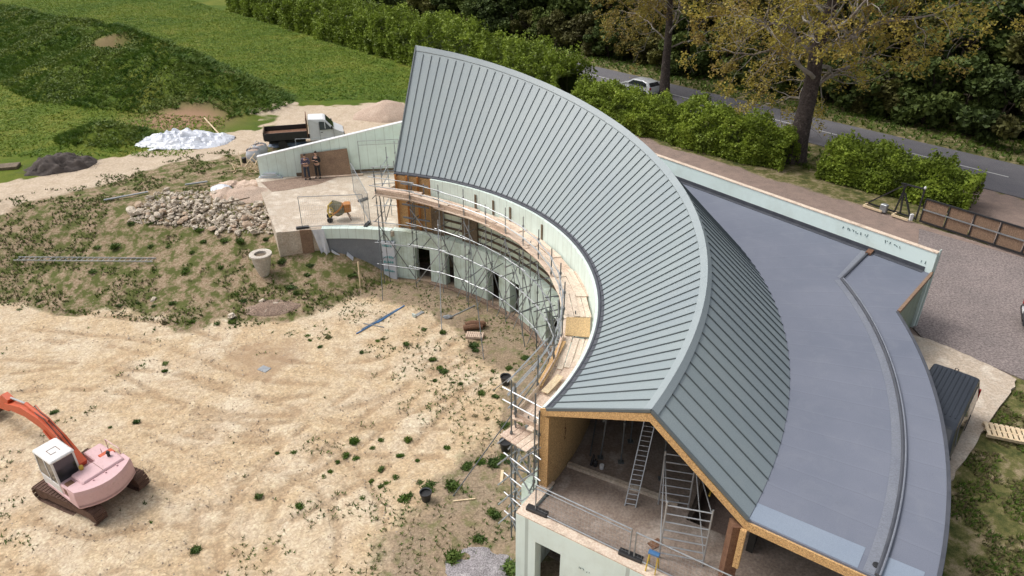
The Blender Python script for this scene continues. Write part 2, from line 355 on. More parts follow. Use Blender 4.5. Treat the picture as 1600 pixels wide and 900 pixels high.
def check_mat():
    t = NT('checked_shirt'); v = t.obj(); c = t.n('ShaderNodeTexChecker'); c.inputs['Scale'].default_value = 16
    t.l(v, c.inputs['Vector']); c.inputs['Color1'].default_value = (.03, .03, .05, 1); c.inputs['Color2'].default_value = (.14, .12, .19, 1)
    t.col(c.outputs[0]); t.b.inputs['Roughness'].default_value = .9; return t.m
M['check'] = check_mat()
def flat_roof_mat():
    t = NT('blue_grey_membrane'); uv = t.n('ShaderNodeUVMap').outputs[0]; sp = t.n('ShaderNodeSeparateXYZ'); t.l(uv, sp.inputs[0])
    g = t.geo(); n1 = t.noise(.25, 5, .6, g); n2 = t.noise(45, 2, .7, g)
    c = t.ramp(n1, [(.3, (.138, .155, .200, 1)), (.7, (.178, .193, .240, 1))])
    wob = t.math('MULTIPLY', t.noise(.8, 2, .5, g), .12)
    u = t.math('FRACT', t.math('ADD', t.math('DIVIDE', sp.outputs[0], 1.0), wob)); ln = t.math('LESS_THAN', u, .02)
    lap = t.math('LESS_THAN', u, .10)
    c = t.mix(t.math('MULTIPLY', lap, .12), c, (.23, .25, .30, 1))
    c = t.mix(t.math('MULTIPLY', ln, .35), c, (.08, .09, .12, 1))
    c = t.mix(.12, c, t.ramp(n2, [(.3, (0, 0, 0)), (.7, (1, 1, 1))]), 'OVERLAY')
    sp2 = t.ramp(t.noise(6, 2, .8, g), [(.78, (0, 0, 0)), (.82, (1, 1, 1))]); c = t.mix(t.math('MULTIPLY', sp2, .25), c, (.4, .4, .42, 1))
    c = t.mix(t.math('MULTIPLY', t.ramp(t.noise(.9, 7, .75, g, .8), [(.5, (0, 0, 0)), (.7, (1, 1, 1))]), .35), c, (.21, .225, .26, 1)); c = t.mix(t.math('MULTIPLY', t.ramp(t.noise(2.2, 6, .8, g), [(.6, (0, 0, 0)), (.72, (1, 1, 1))]), .3), c, (.11, .12, .155, 1))
    t.col(c); t.b.inputs['Roughness'].default_value = .7; t.b.inputs['Specular IOR Level'].default_value = .25; t.bump(t.noise(1.1, 4, .6, g), .25, .03); return t.m
M['flat'] = flat_roof_mat()
M['flatnew'] = mk('lighter_edge_membrane', (.235, .28, .345, 1), (.215, .26, .33, 1), .6, .5, 0, 0, (45, .12))
M['kerbstrip'] = mk('grey_gutter_lining', (.165, .18, .22, 1), (.195, .21, .245, 1), .9, .5, 0, 0, (20, .2))
def asphalt(name, a, b, sc=60, patch=.5):
    t = NT(name); g = t.geo(); n1 = t.noise(patch, 5, .6, g); n2 = t.noise(sc, 2, .8, g)
    c = t.ramp(n1, [(.3, a), (.7, b)]); c = t.mix(.55, c, t.ramp(n2, [(.35, (.1, .1, .1)), (.65, (.9, .9, .9))]), 'OVERLAY')
    t.col(c); t.b.inputs['Roughness'].default_value = .9; t.bump(n2, .4, .01); return t.m
M['asphalt'] = asphalt('road_asphalt', (.115, .112, .125, 1), (.145, .14, .15, 1))
M['driveway'] = asphalt('gravel_drive', (.17, .145, .14, 1), (.235, .195, .185, 1), 12, .35)
M['roadpaint'] = mk('white_road_paint', (.65, .65, .63, 1), (.5, .5, .48, 1), 5, .7)

# ------------------------------------------------------------------ terrain
CE = np.array([-9.87, 24.44])
def sstep(a, b, x):
    t = np.clip((x - a) / (b - a), 0, 1); return t * t * (3 - 2 * t)
FX = np.array([-200, -60, -28.4, -24.5, -19.8, -15, -11.3, -9.3, -7.4, -5.5, 0]); FY = np.array([36, 35, 33.6, 32.9, 31.9, 31.2, 31.9, 33.9, 35.9, 38, 42])
MA = np.array([-21.5, 60.5]); MD = np.array([-.74, .672]); MN = np.array([-.672, -.74])
def vnoise(x, y, s, seed):
    x = np.asarray(x, float) / s; y = np.asarray(y, float) / s; xi = np.floor(x); yi = np.floor(y); fx = x - xi; fy = y - yi
    def h(a, b):
        v = np.sin(a * 127.1 + b * 311.7 + seed * 74.7) * 43758.5453; return v - np.floor(v)
    fx = fx * fx * (3 - 2 * fx); fy = fy * fy * (3 - 2 * fy)
    return (h(xi, yi) * (1 - fx) + h(xi + 1, yi) * fx) * (1 - fy) + (h(xi, yi + 1) * (1 - fx) + h(xi + 1, yi + 1) * fx) * fy
def mound_h(x, y):
    a = (x - MA[0]) * MD[0] + (y - MA[1]) * MD[1]; p = (x - MA[0]) * MN[0] + (y - MA[1]) * MN[1]
    up = sstep(-1.5, 12, a) * 3.7 * (1 - .25 * sstep(30, 60, a))
    wf = 6 + 8 * sstep(0, 22, a); prof = np.where(p > 0, 1 - sstep(0, 1, p / wf), 1 - sstep(0, 1, -p / 7.0))
    n = (vnoise(x, y, 3.1, 1) - .5) * 1.0 + (vnoise(x, y, 1.3, 2) - .5) * .6
    b2 = 1.3 * np.exp(-(((x + 31.8) / 2.9) ** 2 + ((y - 53.9) / 1.8) ** 2))
    return up * prof * (1 + .3 * n) + n * .4 * prof * sstep(0, 8, a) + b2
def terr(x, y):
    x = np.asarray(x, float); y = np.asarray(y, float)
    yf = np.interp(x, FX, FY) + (vnoise(x, y, 2.5, 5) - .5) * .9
    bank = np.clip((y - yf) / (41.0 - yf), 0, 1); bank = bank * .75 + .25 * sstep(0, 1, bank)
    r = np.hypot(x - CE[0], y - CE[1]); east = sstep(14.5, 19.5, r) * np.maximum(sstep(.5, 3, x), sstep(30, 36, y))
    z = 2.85 * np.where(x < -6.8, bank, east)
    n = (vnoise(x, y, 2.2, 3) - .5) * .16 + (vnoise(x, y, .7, 4) - .5) * .07
    amp = .55 + .7 * sstep(0, 3, y - yf) * (1 - sstep(41, 44, y)); amp = np.where(x > 1.5, .2, amp)
    z = z + n * amp + mound_h(x, y)
    z = np.where((x > -18.5) & (x < -4) & (y > 36.5) & (y < 48) & (r > 12.6), np.minimum(z, 2.7), z)
    nn = x * .77 + y * .64; return z - sstep(44.5, 48, nn) * .2
def TRY(x): return np.interp(x, [-120, -70, -45, -33, -27.4, -20.6, -14, -4, 6], [16, 28, 35.5, 42.2, 48.5, 53.9, 57.5, 60, 54])
def SCAR(x, y): return np.clip(1.5 * np.exp(-(((x + 28.2) / 3.7) ** 2 + ((y - 58.8) / 2.3) ** 2)) + .9 * np.exp(-(((x + 25.5) / 1.6) ** 2 + ((y - 66.5) / 1.0) ** 2)) + .8 * np.exp(-(((x + 42) / 2.2) ** 2 + ((y - 76) / .8) ** 2)), 0, 1)
def gp(px, py):                              # where that direction meets the ground
    d = ray(px, py); t0 = 5.0
    ts = np.linspace(8, 260, 6000); X = d[0] * ts; Y = d[1] * ts; Z = HC + d[2] * ts - terr(X, Y)
    i = int(np.argmax(Z < 0)); t = ts[i - 1] + (ts[i] - ts[i - 1]) * Z[i - 1] / (Z[i - 1] - Z[i] + 1e-9)
    return Vector((d[0] * t, d[1] * t, HC + d[2] * t))
def gz(x, y): return float(terr(x, y))
def project(x, y, z):
    dz = z - HC; dep = y * math.cos(TH) - dz * math.sin(TH); up = y * math.sin(TH) + dz * math.cos(TH)
    return 800 + FPX * x / dep, 450 - FPX * up / dep
ROADN = lambda s: 55.75 - .0006 * np.maximum(0, -s - 45) ** 2
RUTS = [[(0, 545), (180, 560), (380, 640), (600, 600), (760, 500)], [(60, 500), (250, 520), (450, 580), (640, 560), (740, 470)], [(230, 640), (400, 670), (600, 640), (780, 560)], [(200, 700), (330, 760), (330, 860), (240, 899)],
        [(300, 690), (480, 720), (560, 800), (560, 890)], [(0, 600), (120, 590), (300, 610), (520, 680), (700, 690)], [(260, 830), (420, 800), (600, 700), (700, 600)], [(380, 890), (400, 780), (520, 660), (690, 540)], [(20, 840), (120, 870), (260, 850), (420, 890)]]
def make_ground():
    xs = np.unique(np.concatenate([np.linspace(-900, -90, 12), np.arange(-90, -36, .9), np.arange(-36, 30, .2), np.arange(30, 60, .8), np.linspace(60, 900, 14)]))
    ys = np.unique(np.concatenate([np.linspace(-500, 6, 12), np.arange(6, 15, .6), np.arange(15, 66, .2), np.arange(66, 130, .8), np.linspace(130, 1400, 16)]))
    X, Y = np.meshgrid(xs, ys, indexing='ij'); Z = terr(X, Y); a, b = X.shape
    rut = np.zeros_like(X)
    for pl in RUTS:
        P = [gp(*q) for q in pl]; P = np.array([(q.x, q.y) for q in P]); tt = np.linspace(0, len(P) - 1, 40); i0 = np.clip(tt.astype(int), 0, len(P) - 2); f = (tt - i0)[:, None]
        pm = P[np.maximum(i0 - 1, 0)]; p0_, p1_ = P[i0], P[i0 + 1]; p2_ = P[np.minimum(i0 + 2, len(P) - 1)]; C_ = .5 * (2 * p0_ + (p1_ - pm) * f + (2 * pm - 5 * p0_ + 4 * p1_ - p2_) * f ** 2 + (3 * p0_ - pm - 3 * p1_ + p2_) * f ** 3)
        for (u, v_), (u2, v2) in zip(C_[:-1], C_[1:]):
            sel = (X > min(u, u2) - 2) & (X < max(u, u2) + 2) & (Y > min(v_, v2) - 2) & (Y < max(v_, v2) + 2); dx, dy = u2 - u, v2 - v_; L2 = dx * dx + dy * dy + 1e-9
            xs_, ys_ = X[sel], Y[sel]; t_ = np.clip(((xs_ - u) * dx + (ys_ - v_) * dy) / L2, 0, 1); sd_ = ((xs_ - u) * dy - (ys_ - v_) * dx) / math.sqrt(L2); dd = np.hypot(xs_ - u - t_ * dx, ys_ - v_ - t_ * dy)
            on = np.abs(np.hypot(xs_ - u - t_ * dx, ys_ - v_ - t_ * dy) - .85); rut[sel] = np.maximum(rut[sel], np.where((t_ > 0) & (t_ < 1), np.exp(-(on / .20) ** 2), 0) * (.4 + .6 * (vnoise(xs_, ys_, 1.1, 61) > .35)))
    Z = Z - rut * .07
    me = bpy.data.meshes.new('ground'); V = np.stack([X, Y, Z], -1).reshape(-1, 3).astype(np.float32)
    idx = np.arange(a * b).reshape(a, b); F = np.stack([idx[:-1, :-1], idx[1:, :-1], idx[1:, 1:], idx[:-1, 1:]], -1).reshape(-1, 4).astype(np.int32)
    me.vertices.add(len(V)); me.vertices.foreach_set('co', V.reshape(-1)); me.loops.add(F.size); me.loops.foreach_set('vertex_index', F.reshape(-1))
    me.polygons.add(len(F)); me.polygons.foreach_set('loop_start', np.arange(0, F.size, 4, dtype=np.int32)); me.update(calc_edges=True)
    me.polygons.foreach_set('use_smooth', [True] * len(F))
    x = V[:, 0].astype(float); y = V[:, 1].astype(float); r = np.hypot(x - CE[0], y - CE[1])
    nz = vnoise(x, y, 1.7, 11) * .6 + vnoise(x, y, .6, 12) * .4 - .5; nb = vnoise(x, y, 6, 13) - .5
    yf = np.interp(x, FX, FY) + (vnoise(x, y, 2.5, 5) - .5) * .9
    weedy = sstep(-.6, .9, y - yf + nz * 2) * (1 - sstep(0, 1.5, y - TRY(x)))              # bank of weeds
    dark = sstep(7.0, 11.6, np.hypot(x + 7.5, y - 25) + nz * 2.5 + 2.2 * sstep(30, 22, y)) * np.where((x > -9) & (y < 37) & (y > 12), 1, 0) * sstep(-6, -1, x + (y - 24) * .12 + 2) 
    dark2 = sstep(8.2, 10.8, r + nz * 2.5) * np.where((y > 22) & (x > -9.5) & (y < 38), 1, 0)
    trc = np.stack([x, y], 1); A = np.array([-34, 42.0]); 
    pts = np.array([[-70, 28], [-45, 35.5], [-33, 42.2], [-27.4, 48.5], [-20.6, 53.9], [-14, 57.5], [-4, 60], [6, 54], [12, 48.5], [20, 41.5]], float)
    dmin = np.full(len(x), 1e9)
    for p, q in zip(pts[:-1], pts[1:]):
        dd = q - p; t = np.clip(((x - p[0]) * dd[0] + (y - p[1]) * dd[1]) / (dd @ dd), 0, 1); dmin = np.minimum(dmin, np.hypot(x - p[0] - t * dd[0], y - p[1] - t * dd[1]))
    track = 1 - sstep(1.5, 3.2, dmin + nz * 2.2)
    track = np.maximum(track, (1 - sstep(3.5, 6.5, np.hypot((x + 14) / 1.6, y - 60.5) + nz * 5)) * .9)
    lush = sstep(-.3, 1.6, y - TRY(x) + nz * 3) * np.where(x < 6, 1, 0)
    lush = np.maximum(lush, np.where(mound_h(x, y) > .25, 1, 0)) * (1 - track)
    nn = x * .77 + y * .64
    entr = np.where((x > 26.5) & (y < 47) & (nn > 40) & (nn < 52.5), 1, 0)
    verge = sstep(42.2, 43.4, nn + nz) * np.where(x > 5, 1, 0) * (1 - entr)
    drive = np.where((x > 3) & (y > 14), 1, 0) * (1 - sstep(42.4, 43.4, nn + nz * 1.2)) * sstep(14, 18, r)
    drive = np.maximum(drive, entr * .9)
    rgrass = np.where((x > 8) & (y < 24), 1, 0) * sstep(0, .8, (16.2 + (y - 19.5) * 1.05 - 0) * -1 + x + .1 + nz * 1.2)  # grass right of the slab
    dirt = (1 - sstep(.4, 3.0, np.hypot((x + 11.9) / 1.3, (y - 28.3)) + nz * 4)) * .75
    c1 = np.stack([weedy, lush, track, np.ones_like(x)], 1); c2 = np.stack([np.maximum(dark, dark2), drive, np.maximum(verge, rgrass), np.ones_like(x)], 1)
    scar = SCAR(x, y)
    wheel = rut.reshape(-1); wheel_old = 0 * np.exp(-((np.mod(np.hypot(x + 6, y - 38) + nb * 1.5, 2.3) - 1.05) / .22) ** 2) * sstep(-.1, .25, vnoise(x, y, 4, 51) - .45)
    c3 = np.stack([np.clip(np.maximum(dirt, scar), 0, 1), nb + .5, wheel, np.ones_like(x)], 1)
    for nm, c in (('m1', c1), ('m2', c2), ('m3', c3)):
        at_ = me.color_attributes.new(nm, 'FLOAT_COLOR', 'POINT'); at_.data.foreach_set('color', np.clip(c, 0, 1).astype(np.float32).reshape(-1))
    t = NT('ground_mix'); g = t.geo()
    def att(n):
        q = t.n('ShaderNodeAttribute'); q.attribute_name = n; s_ = t.n('ShaderNodeSeparateColor'); t.l(q.outputs['Color'], s_.inputs[0]); return s_.outputs
    a1, a2, a3 = att('m1'), att('m2'), att('m3')
    nf = t.noise(9, 6, .75, g); nm_ = t.noise(1.6, 8, .7, g); nl = t.noise(.35, 6, .6, g); nff = t.noise(38, 3, .8, g)
    vo = t.n('ShaderNodeTexVoronoi'); vo.inputs['Scale'].default_value = 6.5; t.l(g, vo.inputs['Vector'])
    def brk(mask, k=.8, n=None, lo=.35, hi=.65):     # noisy edge
        s_ = t.math('ADD', mask, t.math('MULTIPLY', t.math('SUBTRACT', n or nf, .5), k)); return t.ramp(s_, [(lo, (0, 0, 0)), (hi, (1, 1, 1))])
    mp = t.n('ShaderNodeMapping'); mp.inputs['Rotation'].default_value = (0, 0, R(18)); mp.inputs['Scale'].default_value = (.35, 2.2, 1); t.l(g, mp.inputs[0])
    streak = t.noise(.9, 7, .7, mp.outputs[0], .6)
    sand = t.ramp(nm_, [(.3, (.47, .35, .215, 1)), (.5, (.55, .43, .28, 1)), (.68, (.61, .51, .365, 1))])
    sand = t.mix(t.math('MULTIPLY', t.ramp(streak, [(.42, (1, 1, 1)), (.6, (0, 0, 0))]), .16), sand, (.37, .26, .165, 1))
    sand = t.mix(t.math('MULTIPLY', t.ramp(nl, [(.45, (0, 0, 0)), (.62, (1, 1, 1))]), .55), sand, (.64, .57, .45, 1))
    nb2 = t.noise(.55, 7, .7, g, 1.2); sand = t.mix(t.math('MULTIPLY', t.ramp(nb2, [(.48, (0, 0, 0)), (.62, (1, 1, 1))]), .5), sand, (.42, .29, .175, 1))
    sand = t.mix(t.math('MULTIPLY', brk(a3[2], .8, nm_, .25, .8), .62), sand, (.35, .24, .145, 1))
    vo2 = t.n('ShaderNodeTexVoronoi'); vo2.inputs['Scale'].default_value = 17; t.l(g, vo2.inputs['Vector']); v3 = t.n('ShaderNodeTexVoronoi'); v3.inputs['Scale'].default_value = 7; t.l(g, v3.inputs['Vector'])
    def cell(v_): q_ = t.n('ShaderNodeSeparateColor'); t.l(v_.outputs['Color'], q_.inputs[0]); return t.ramp(q_.outputs[0], [(0, (.22, .22, .22)), (1, (.78, .78, .78))])
    sand = t.mix(.32, sand, cell(vo2), 'OVERLAY'); sand = t.mix(.16, sand, cell(v3), 'OVERLAY')
    speck = t.ramp(t.noise(11, 3, .7, g), [(.66, (0, 0, 0)), (.70, (1, 1, 1))]); sand = t.mix(t.math('MULTIPLY', speck, .5), sand, (.17, .13, .08, 1))
    peb = t.ramp(vo.outputs['Distance'], [(.0, (.85, .85, .85)), (.3, (.5, .5, .5)), (.7, (.32, .32, .32))]); sand = t.mix(.3, sand, peb, 'OVERLAY')
    sand = t.mix(t.math('MULTIPLY', brk(a3[0], 1.3, nf, .3, .9), .75), sand, t.ramp(nf, [(.3, (.24, .155, .10, 1)), (.7, (.38, .26, .16, 1))]))
    patch = t.ramp(t.noise(1.05, 7, .75, g), [(.66, (0, 0, 0)), (.72, (1, 1, 1))])
    sand = t.mix(t.math('MULTIPLY', patch, .5), sand, (.22, .20, .09, 1))
    darkc = t.ramp(nf, [(.3, (.13, .105, .07, 1)), (.5, (.24, .18, .125, 1)), (.7, (.33, .25, .18, 1))])
    darkc = t.mix(t.ramp(nm_, [(.5, (0, 0, 0)), (.62, (1, 1, 1))]), darkc, (.12, .12, .045, 1)); darkc = t.mix(.35, darkc, cell(vo2), 'OVERLAY')
    c = t.mix(t.math('MULTIPLY', brk(a2[0], .9, nm_), .85), sand, darkc)
    weed = t.ramp(nf, [(.3, (.13, .085, .055, 1)), (.46, (.26, .19, .12, 1)), (.62, (.38, .30, .21, 1))])
    wg = t.ramp(nff, [(.3, (.05, .065, .02, 1)), (.7, (.14, .15, .045, 1))])
    weed = t.mix(t.ramp(nm_, [(.44, (0, 0, 0)), (.56, (1, 1, 1))]), weed, wg)
    c = t.mix(brk(a1[0], .7), c, weed)
    lush = t.ramp(t.noise(.16, 6, .65, g), [(.3, (.045, .085, .012, 1)), (.5, (.085, .125, .014, 1)), (.68, (.16, .17, .028, 1))])
    lush = t.mix(t.math('MULTIPLY', t.ramp(nm_, [(.55, (0, 0, 0)), (.75, (1, 1, 1))]), .3), lush, (.20, .17, .06, 1))
    lush = t.mix(.6, lush, t.ramp(nff, [(.3, (.15, .15, .15)), (.7, (.85, .85, .85))]), 'OVERLAY')
    c = t.mix(brk(a1[1], .6), c, lush)
    trk = t.ramp(nm_, [(.3, (.46, .36, .26, 1)), (.7, (.58, .49, .38, 1))]); trk = t.mix(.35, trk, peb, 'OVERLAY')
    c = t.mix(brk(a1[2], .55), c, trk)
    dr = t.ramp(nm_, [(.3, (.20, .155, .135, 1)), (.7, (.30, .225, .19, 1))]); dr = t.mix(.5, dr, t.ramp(nff, [(.3, (.1, .1, .1)), (.7, (.9, .9, .9))]), 'OVERLAY')
    c = t.mix(brk(a2[1], .4), c, dr)
    vg = t.ramp(nm_, [(.36, (.05, .065, .02, 1)), (.5, (.13, .125, .045, 1)), (.62, (.28, .225, .14, 1))]); vg = t.mix(.5, vg, t.ramp(nff, [(.3, (.1, .1, .1)), (.7, (.9, .9, .9))]), 'OVERLAY')
    c = t.mix(brk(a2[2], .5), c, vg)
    c = t.mix(t.math('MULTIPLY', t.math('MULTIPLY', a3[0], a1[1]), 1.0), c, (.30, .19, .12, 1))
    t.col(c); t.b.inputs['Roughness'].default_value = .95; t.b.inputs['Specular IOR Level'].default_value = .15
    hh = t.math('ADD', t.math('MULTIPLY', nf, .6), t.math('MULTIPLY', vo.outputs['Distance'], -.3)); t.bump(hh, .55, .06)
    me.materials.append(t.m); o = bpy.data.objects.new('ground', me); COL.objects.link(o); o['kind'] = 'structure'; return o
make_ground()

# sky is the world; road beyond the hedge
def sn(s, n): return Vector((n * .77 + s * .64, n * .64 - s * .77, 0))
def road():
    P = []
    for s in np.arange(-170, 60, 2.0):
        n0 = float(ROADN(s)); P.append([sn(s, n0 + k) + Vector((0, 0, 2.70 + .03 * (1 - (abs(k) / 3.4) ** 2))) for k in (-3.4, -1.7, 0, 1.7, 3.4)])
    m = MB(); m.slab(P, .3); tag(m.build('road', M['asphalt'], smooth=False), kind='structure')
    m = MB(); s = -160.0
    while s < 40:
        n0 = float(ROADN(s)); n1 = float(ROADN(s + 3)); Q = [[sn(s, n0 - .06) + Vector((0, 0, 2.736)), sn(s, n0 + .06) + Vector((0, 0, 2.736))], [sn(s + 3.4, n1 - .06) + Vector((0, 0, 2.736)), sn(s + 3.4, n1 + .06) + Vector((0, 0, 2.736))]]
        m.grid(Q, True); s += 5.3
    tag(m.build('road_markings', M['roadpaint']), kind='structure')
    # gravelly entrance between drive and road, and the drive itself as a sheet
    m = MB(); pts = [(18.0, 26.6), (23.6, 37.2), (27.8, 33.0), (60, 4), (40, 0), (22.0, 21.0), (18.0, 25.9)]
    m.prism([(x, y, 2.70) for x, y in pts], (0, 0, .20)); tag(m.build('driveway', M['driveway']), kind='structure')
    # concrete slab by the outer wall, its edge ragged
    rn = random.Random(3); ed = [(16.8, 26.6), (17.93, 25.78), (18.65, 25.04), (19.4, 24.1), (20.19, 22.68), (19.4, 21.9), (18.27, 20.77), (16.9, 19.5), (15.6, 18.2), (14.46, 17.05), (13.5, 15.8), (12.4, 14.2), (9, 14)]
    poly = []
    for (a, b), (c, d) in zip(ed[:-1], ed[1:]):
        for k in range(4): f = k / 4; poly.append((a + (c - a) * f + rn.uniform(-.06, .06), b + (d - b) * f + rn.uniform(-.06, .06)))
    poly.append(ed[-1])
    m = MB(); m.prism([(x, y, 2.7) for x, y in poly], (0, 0, .26)); tag(m.build('pavement_slab', M['concrete']), kind='structure')
road()

# ------------------------------------------------------------------ the curved building
def PO(phi, r, z): return Vector((CE[0] + r * math.cos(R(phi)), CE[1] + r * math.sin(R(phi)), z))
RT = np.array([[75.9, 17.75, 12.22], [70, 17.76, 12.03], [62.7, 17.68, 11.75], [55.9, 17.61, 11.44], [49, 17.54, 11.1], [40.9, 17.40, 10.72], [34.2, 17.32, 10.41], [29, 17.36, 10.14], [23.2, 17.33, 9.87],
               [18.9, 17.22, 9.7], [13.3, 17.17, 9.48], [8.6, 17.08, 9.31], [3.3, 16.96, 9.13], [-1.9, 16.91, 8.95], [-5.7, 16.86, 8.83], [-9.9, 16.84, 8.7], [-14.3, 16.82, 8.55], [-19, 16.81, 8.4], [-23.8, 16.8, 8.24],
               [-26.5, 16.77, 8.15], [-30.9, 16.72, 7.99], [-35.1, 16.6, 7.81]])
_pr = np.polyfit(RT[:, 0], RT[:, 1], 4); _pz = np.polyfit(RT[:, 0], RT[:, 2], 4)
def ridge(phi): return PO(phi, float(np.polyval(_pr, phi)), float(np.polyval(_pz, phi)))
def rcirc(phi, cx, cy, rr):
    d = np.array([math.cos(R(phi)), math.sin(R(phi))]); q = CE - np.array([cx, cy]); b = q @ d; return -b + math.sqrt(b * b - q @ q + rr * rr)
ZF = 5.6
r_oe = lambda p: rcirc(p, -12.43, 26.70, 23.07)
r_up = lambda p: rcirc(p, -10.14, 26.28, 24.10)
def rline(phi, p, q):
    d = np.array([math.cos(R(phi)), math.sin(R(phi))]); e = np.array(q, float) - np.array(p, float); w_ = np.array(p, float) - CE
    return (w_[0] * e[1] - w_[1] * e[0]) / (d[0] * e[1] - d[1] * e[0])
PC = (18.05, 26.68); PD = (9.33, 38.08); NA = (15.16, 23.57)
def r_out(p):
    if p <= -2.0: return rcirc(p, -12.06, 27.19, 27.40)
    if p <= 4.58: return rline(p, NA, PC)
    return rline(p, PC, PD)
P0, P1 = -35.2, 75.6; REAVE, ZE = 13.37, 6.3
def fr(a, b, n): return [a + (b - a) * i / n for i in range(n + 1)]
BLD = thing('curved_building', PO(20, 16, 3), 0, 'crescent shaped unfinished building with sweeping grey green metal roof and blue grey flat roof', 'building')
OFF = -Vector(BLD.location)
def bmb():
    m = MB(); m.X = Matrix.Translation(OFF); return m
def uvset(o, fn):
    me = o.data; uv = me.uv_layers.new(name='UVMap'); co = np.array([v.co[:] for v in me.vertices]); li = np.array([l.vertex_index for l in me.loops])
    u = fn(co - np.array(OFF)) if fn else None; uv.data.foreach_set('uv', u[li].astype(np.float32).reshape(-1))
def polar_uv(co):
    a = np.arctan2(co[:, 1] - CE[1], co[:, 0] - CE[0]); return np.stack([a * 16, co[:, 2]], 1)
def lin_uv(co): return np.stack([co[:, 0] * .8 + co[:, 1] * .6, co[:, 2]], 1)
def roof_uv(co):
    r = np.hypot(co[:, 0] - CE[0], co[:, 1] - CE[1]); return np.stack([np.arctan2(co[:, 1] - CE[1], co[:, 0] - CE[0]) * 21 + r * .06, r], 1)
def build_roofs():
    N = 67; ph = fr(P0, P1, N); inner = bmb(); outer = bmb()
    for (m, A, B_) in ((inner, lambda p: PO(p, REAVE, ZE), ridge), (outer, ridge, lambda p: PO(p, r_oe(p), ZF + .02))):
        sub = fr(P0, P1, N * 2); m.slab([[A(p) + (B_(p) - A(p)) * t for p in sub] for t in (0, .33, .66, 1)], .10)
        up = Vector((0, 0, 1)); 
        for i, p in enumerate(ph):
            a = A(p); b = B_(p); d = (b - a).normalized(); t = Vector((-math.sin(R(p)), math.cos(R(p)), 0)); n = t.cross(d)
            if n.z < 0: n = -n
            a2 = a + (b - a) * (.0 if m is inner else .05); b2 = a + (b - a) * (.95 if m is inner else 1.0)
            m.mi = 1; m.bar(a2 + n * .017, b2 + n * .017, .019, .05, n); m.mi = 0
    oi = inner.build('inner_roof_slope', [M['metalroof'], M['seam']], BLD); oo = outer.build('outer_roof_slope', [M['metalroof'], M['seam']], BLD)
    # folded cap along the ridge, in lapped lengths
    m = bmb(); 
    for k in range(34):
        a, b = P0 + (P1 - P0) * k / 34, P0 + (P1 - P0) * (k + 1) / 34 + .12
        rows = [[], [], []]
        for p in fr(a, b, 3):
            c = ridge(p); i_ = PO(p, REAVE, ZE); o_ = PO(p, r_oe(p), ZF); di = (i_ - c).normalized(); do = (o_ - c).normalized(); l = .004 * (k % 2)
            rows[0].append(c + di * .27 + Vector((0, 0, .052 + l))); rows[1].append(c + Vector((0, 0, .085 + l))); rows[2].append(c + do * .22 + Vector((0, 0, .052 + l)))
        m.slab(rows, .035)
    m.build('ridge_cap', M['cap'], BLD)
    # verge trims, dark gutter on the inner eave
    m = bmb(); ev = fr(P0, P1, 134); m.path([PO(p, REAVE - .07, ZE - .07) for p in ev], .075, 8); m.slab([[PO(p, REAVE - .02, ZE + .015) for p in ev], [PO(p, REAVE + .12, ZE + .075) for p in ev]], .03)
    m.build('eave_gutter', M['gutter'], BLD)
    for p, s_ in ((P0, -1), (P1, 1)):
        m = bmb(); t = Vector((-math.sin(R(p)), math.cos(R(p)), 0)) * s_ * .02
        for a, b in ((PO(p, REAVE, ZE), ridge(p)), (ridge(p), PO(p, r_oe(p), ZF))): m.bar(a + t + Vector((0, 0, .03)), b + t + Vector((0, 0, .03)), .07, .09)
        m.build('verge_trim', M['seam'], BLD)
    # flat roof
    m = bmb(); E_ = .9
    pa = fr(P0, -2.0, 50) + fr(-2.0, 4.58, 8)[1:] + fr(4.58, 52, 44)[1:]
    rows = []
    for k in range(5): rows.append([PO(p, r_oe(p) - .35 + (r_out(p) - r_oe(p) + .35) * k / 4, ZF) for p in pa])
    m.slab(rows, .14); o = m.build('flat_roof', M['flat'], BLD); uvset(o, roof_uv)
    # lighter membrane strips along the gable edge
    for r0, r1 in ((lambda p: r_oe(p) + .02, lambda p: r_up(p) - .42), (lambda p: r_up(p) + .08, lambda p: r_out(p) - .3)):
        m = bmb(); m.slab([[PO(P0 + .1, r0(P0) + (r1(P0) - r0(P0)) * k / 6, ZF + .008) for k in range(7)], [PO(P0 + 2.05, r0(P0 + 2.05) + (r1(P0 + 2.05) - r0(P0 + 2.05)) * k / 6, ZF + .008) for k in range(7)]][::-1], .006)
        m.build('edge_membrane', M['flatnew'], BLD)
    # curved channel and kerb across the flat roof
    m = bmb(); c = fr(P0 + .1, 4.1, 60); pts = [(PO(p, r_up(p) - .30, 0), PO(p, r_up(p), 0)) for p in c]
    k0 = Vector((14.12, 26.17, 0)); k1 = Vector((16.42, 28.9, 0)); dk = (k1 - k0).normalized(); nk = Vector((-dk.y, dk.x, 0))
    m.slab([[b + Vector((0, 0, ZF + .012)) for a, b in pts], [a + Vector((0, 0, ZF + .012)) for a, b in pts]], .008)
    m.slab([[k0 + Vector((0, 0, ZF + .014)), k1 + Vector((0, 0, ZF + .014))], [k0 + nk * .32 + Vector((0, 0, ZF + .014)), k1 + nk * .32 + Vector((0, 0, ZF + .014))]], .006)
    m.build('roof_channel', M['kerbstrip'], BLD)
    m = bmb(); line = [b for a, b in pts] + [k1]; m.path([p + Vector((0, 0, ZF + .05)) for p in line], .055, 6); m.build('roof_kerb', M['gutter'], BLD)
    m = bmb(); m.path([p + Vector((0, 0, ZF + .085)) for p in [a * .0 + b * 1.0 + (b - a).normalized() * .07 for a, b in pts]], .028, 6); m.build('kerb_flashing', M['kerbstrip'], BLD)
    p_ = at(1369, 884, ZF); m = bmb(); m.lathe([(.09, 0), (.09, .03), (.06, .035), (.06, .03)], (p_.x, p_.y, ZF + .01), 14); m.build('roof_outlet', M['black'], BLD)
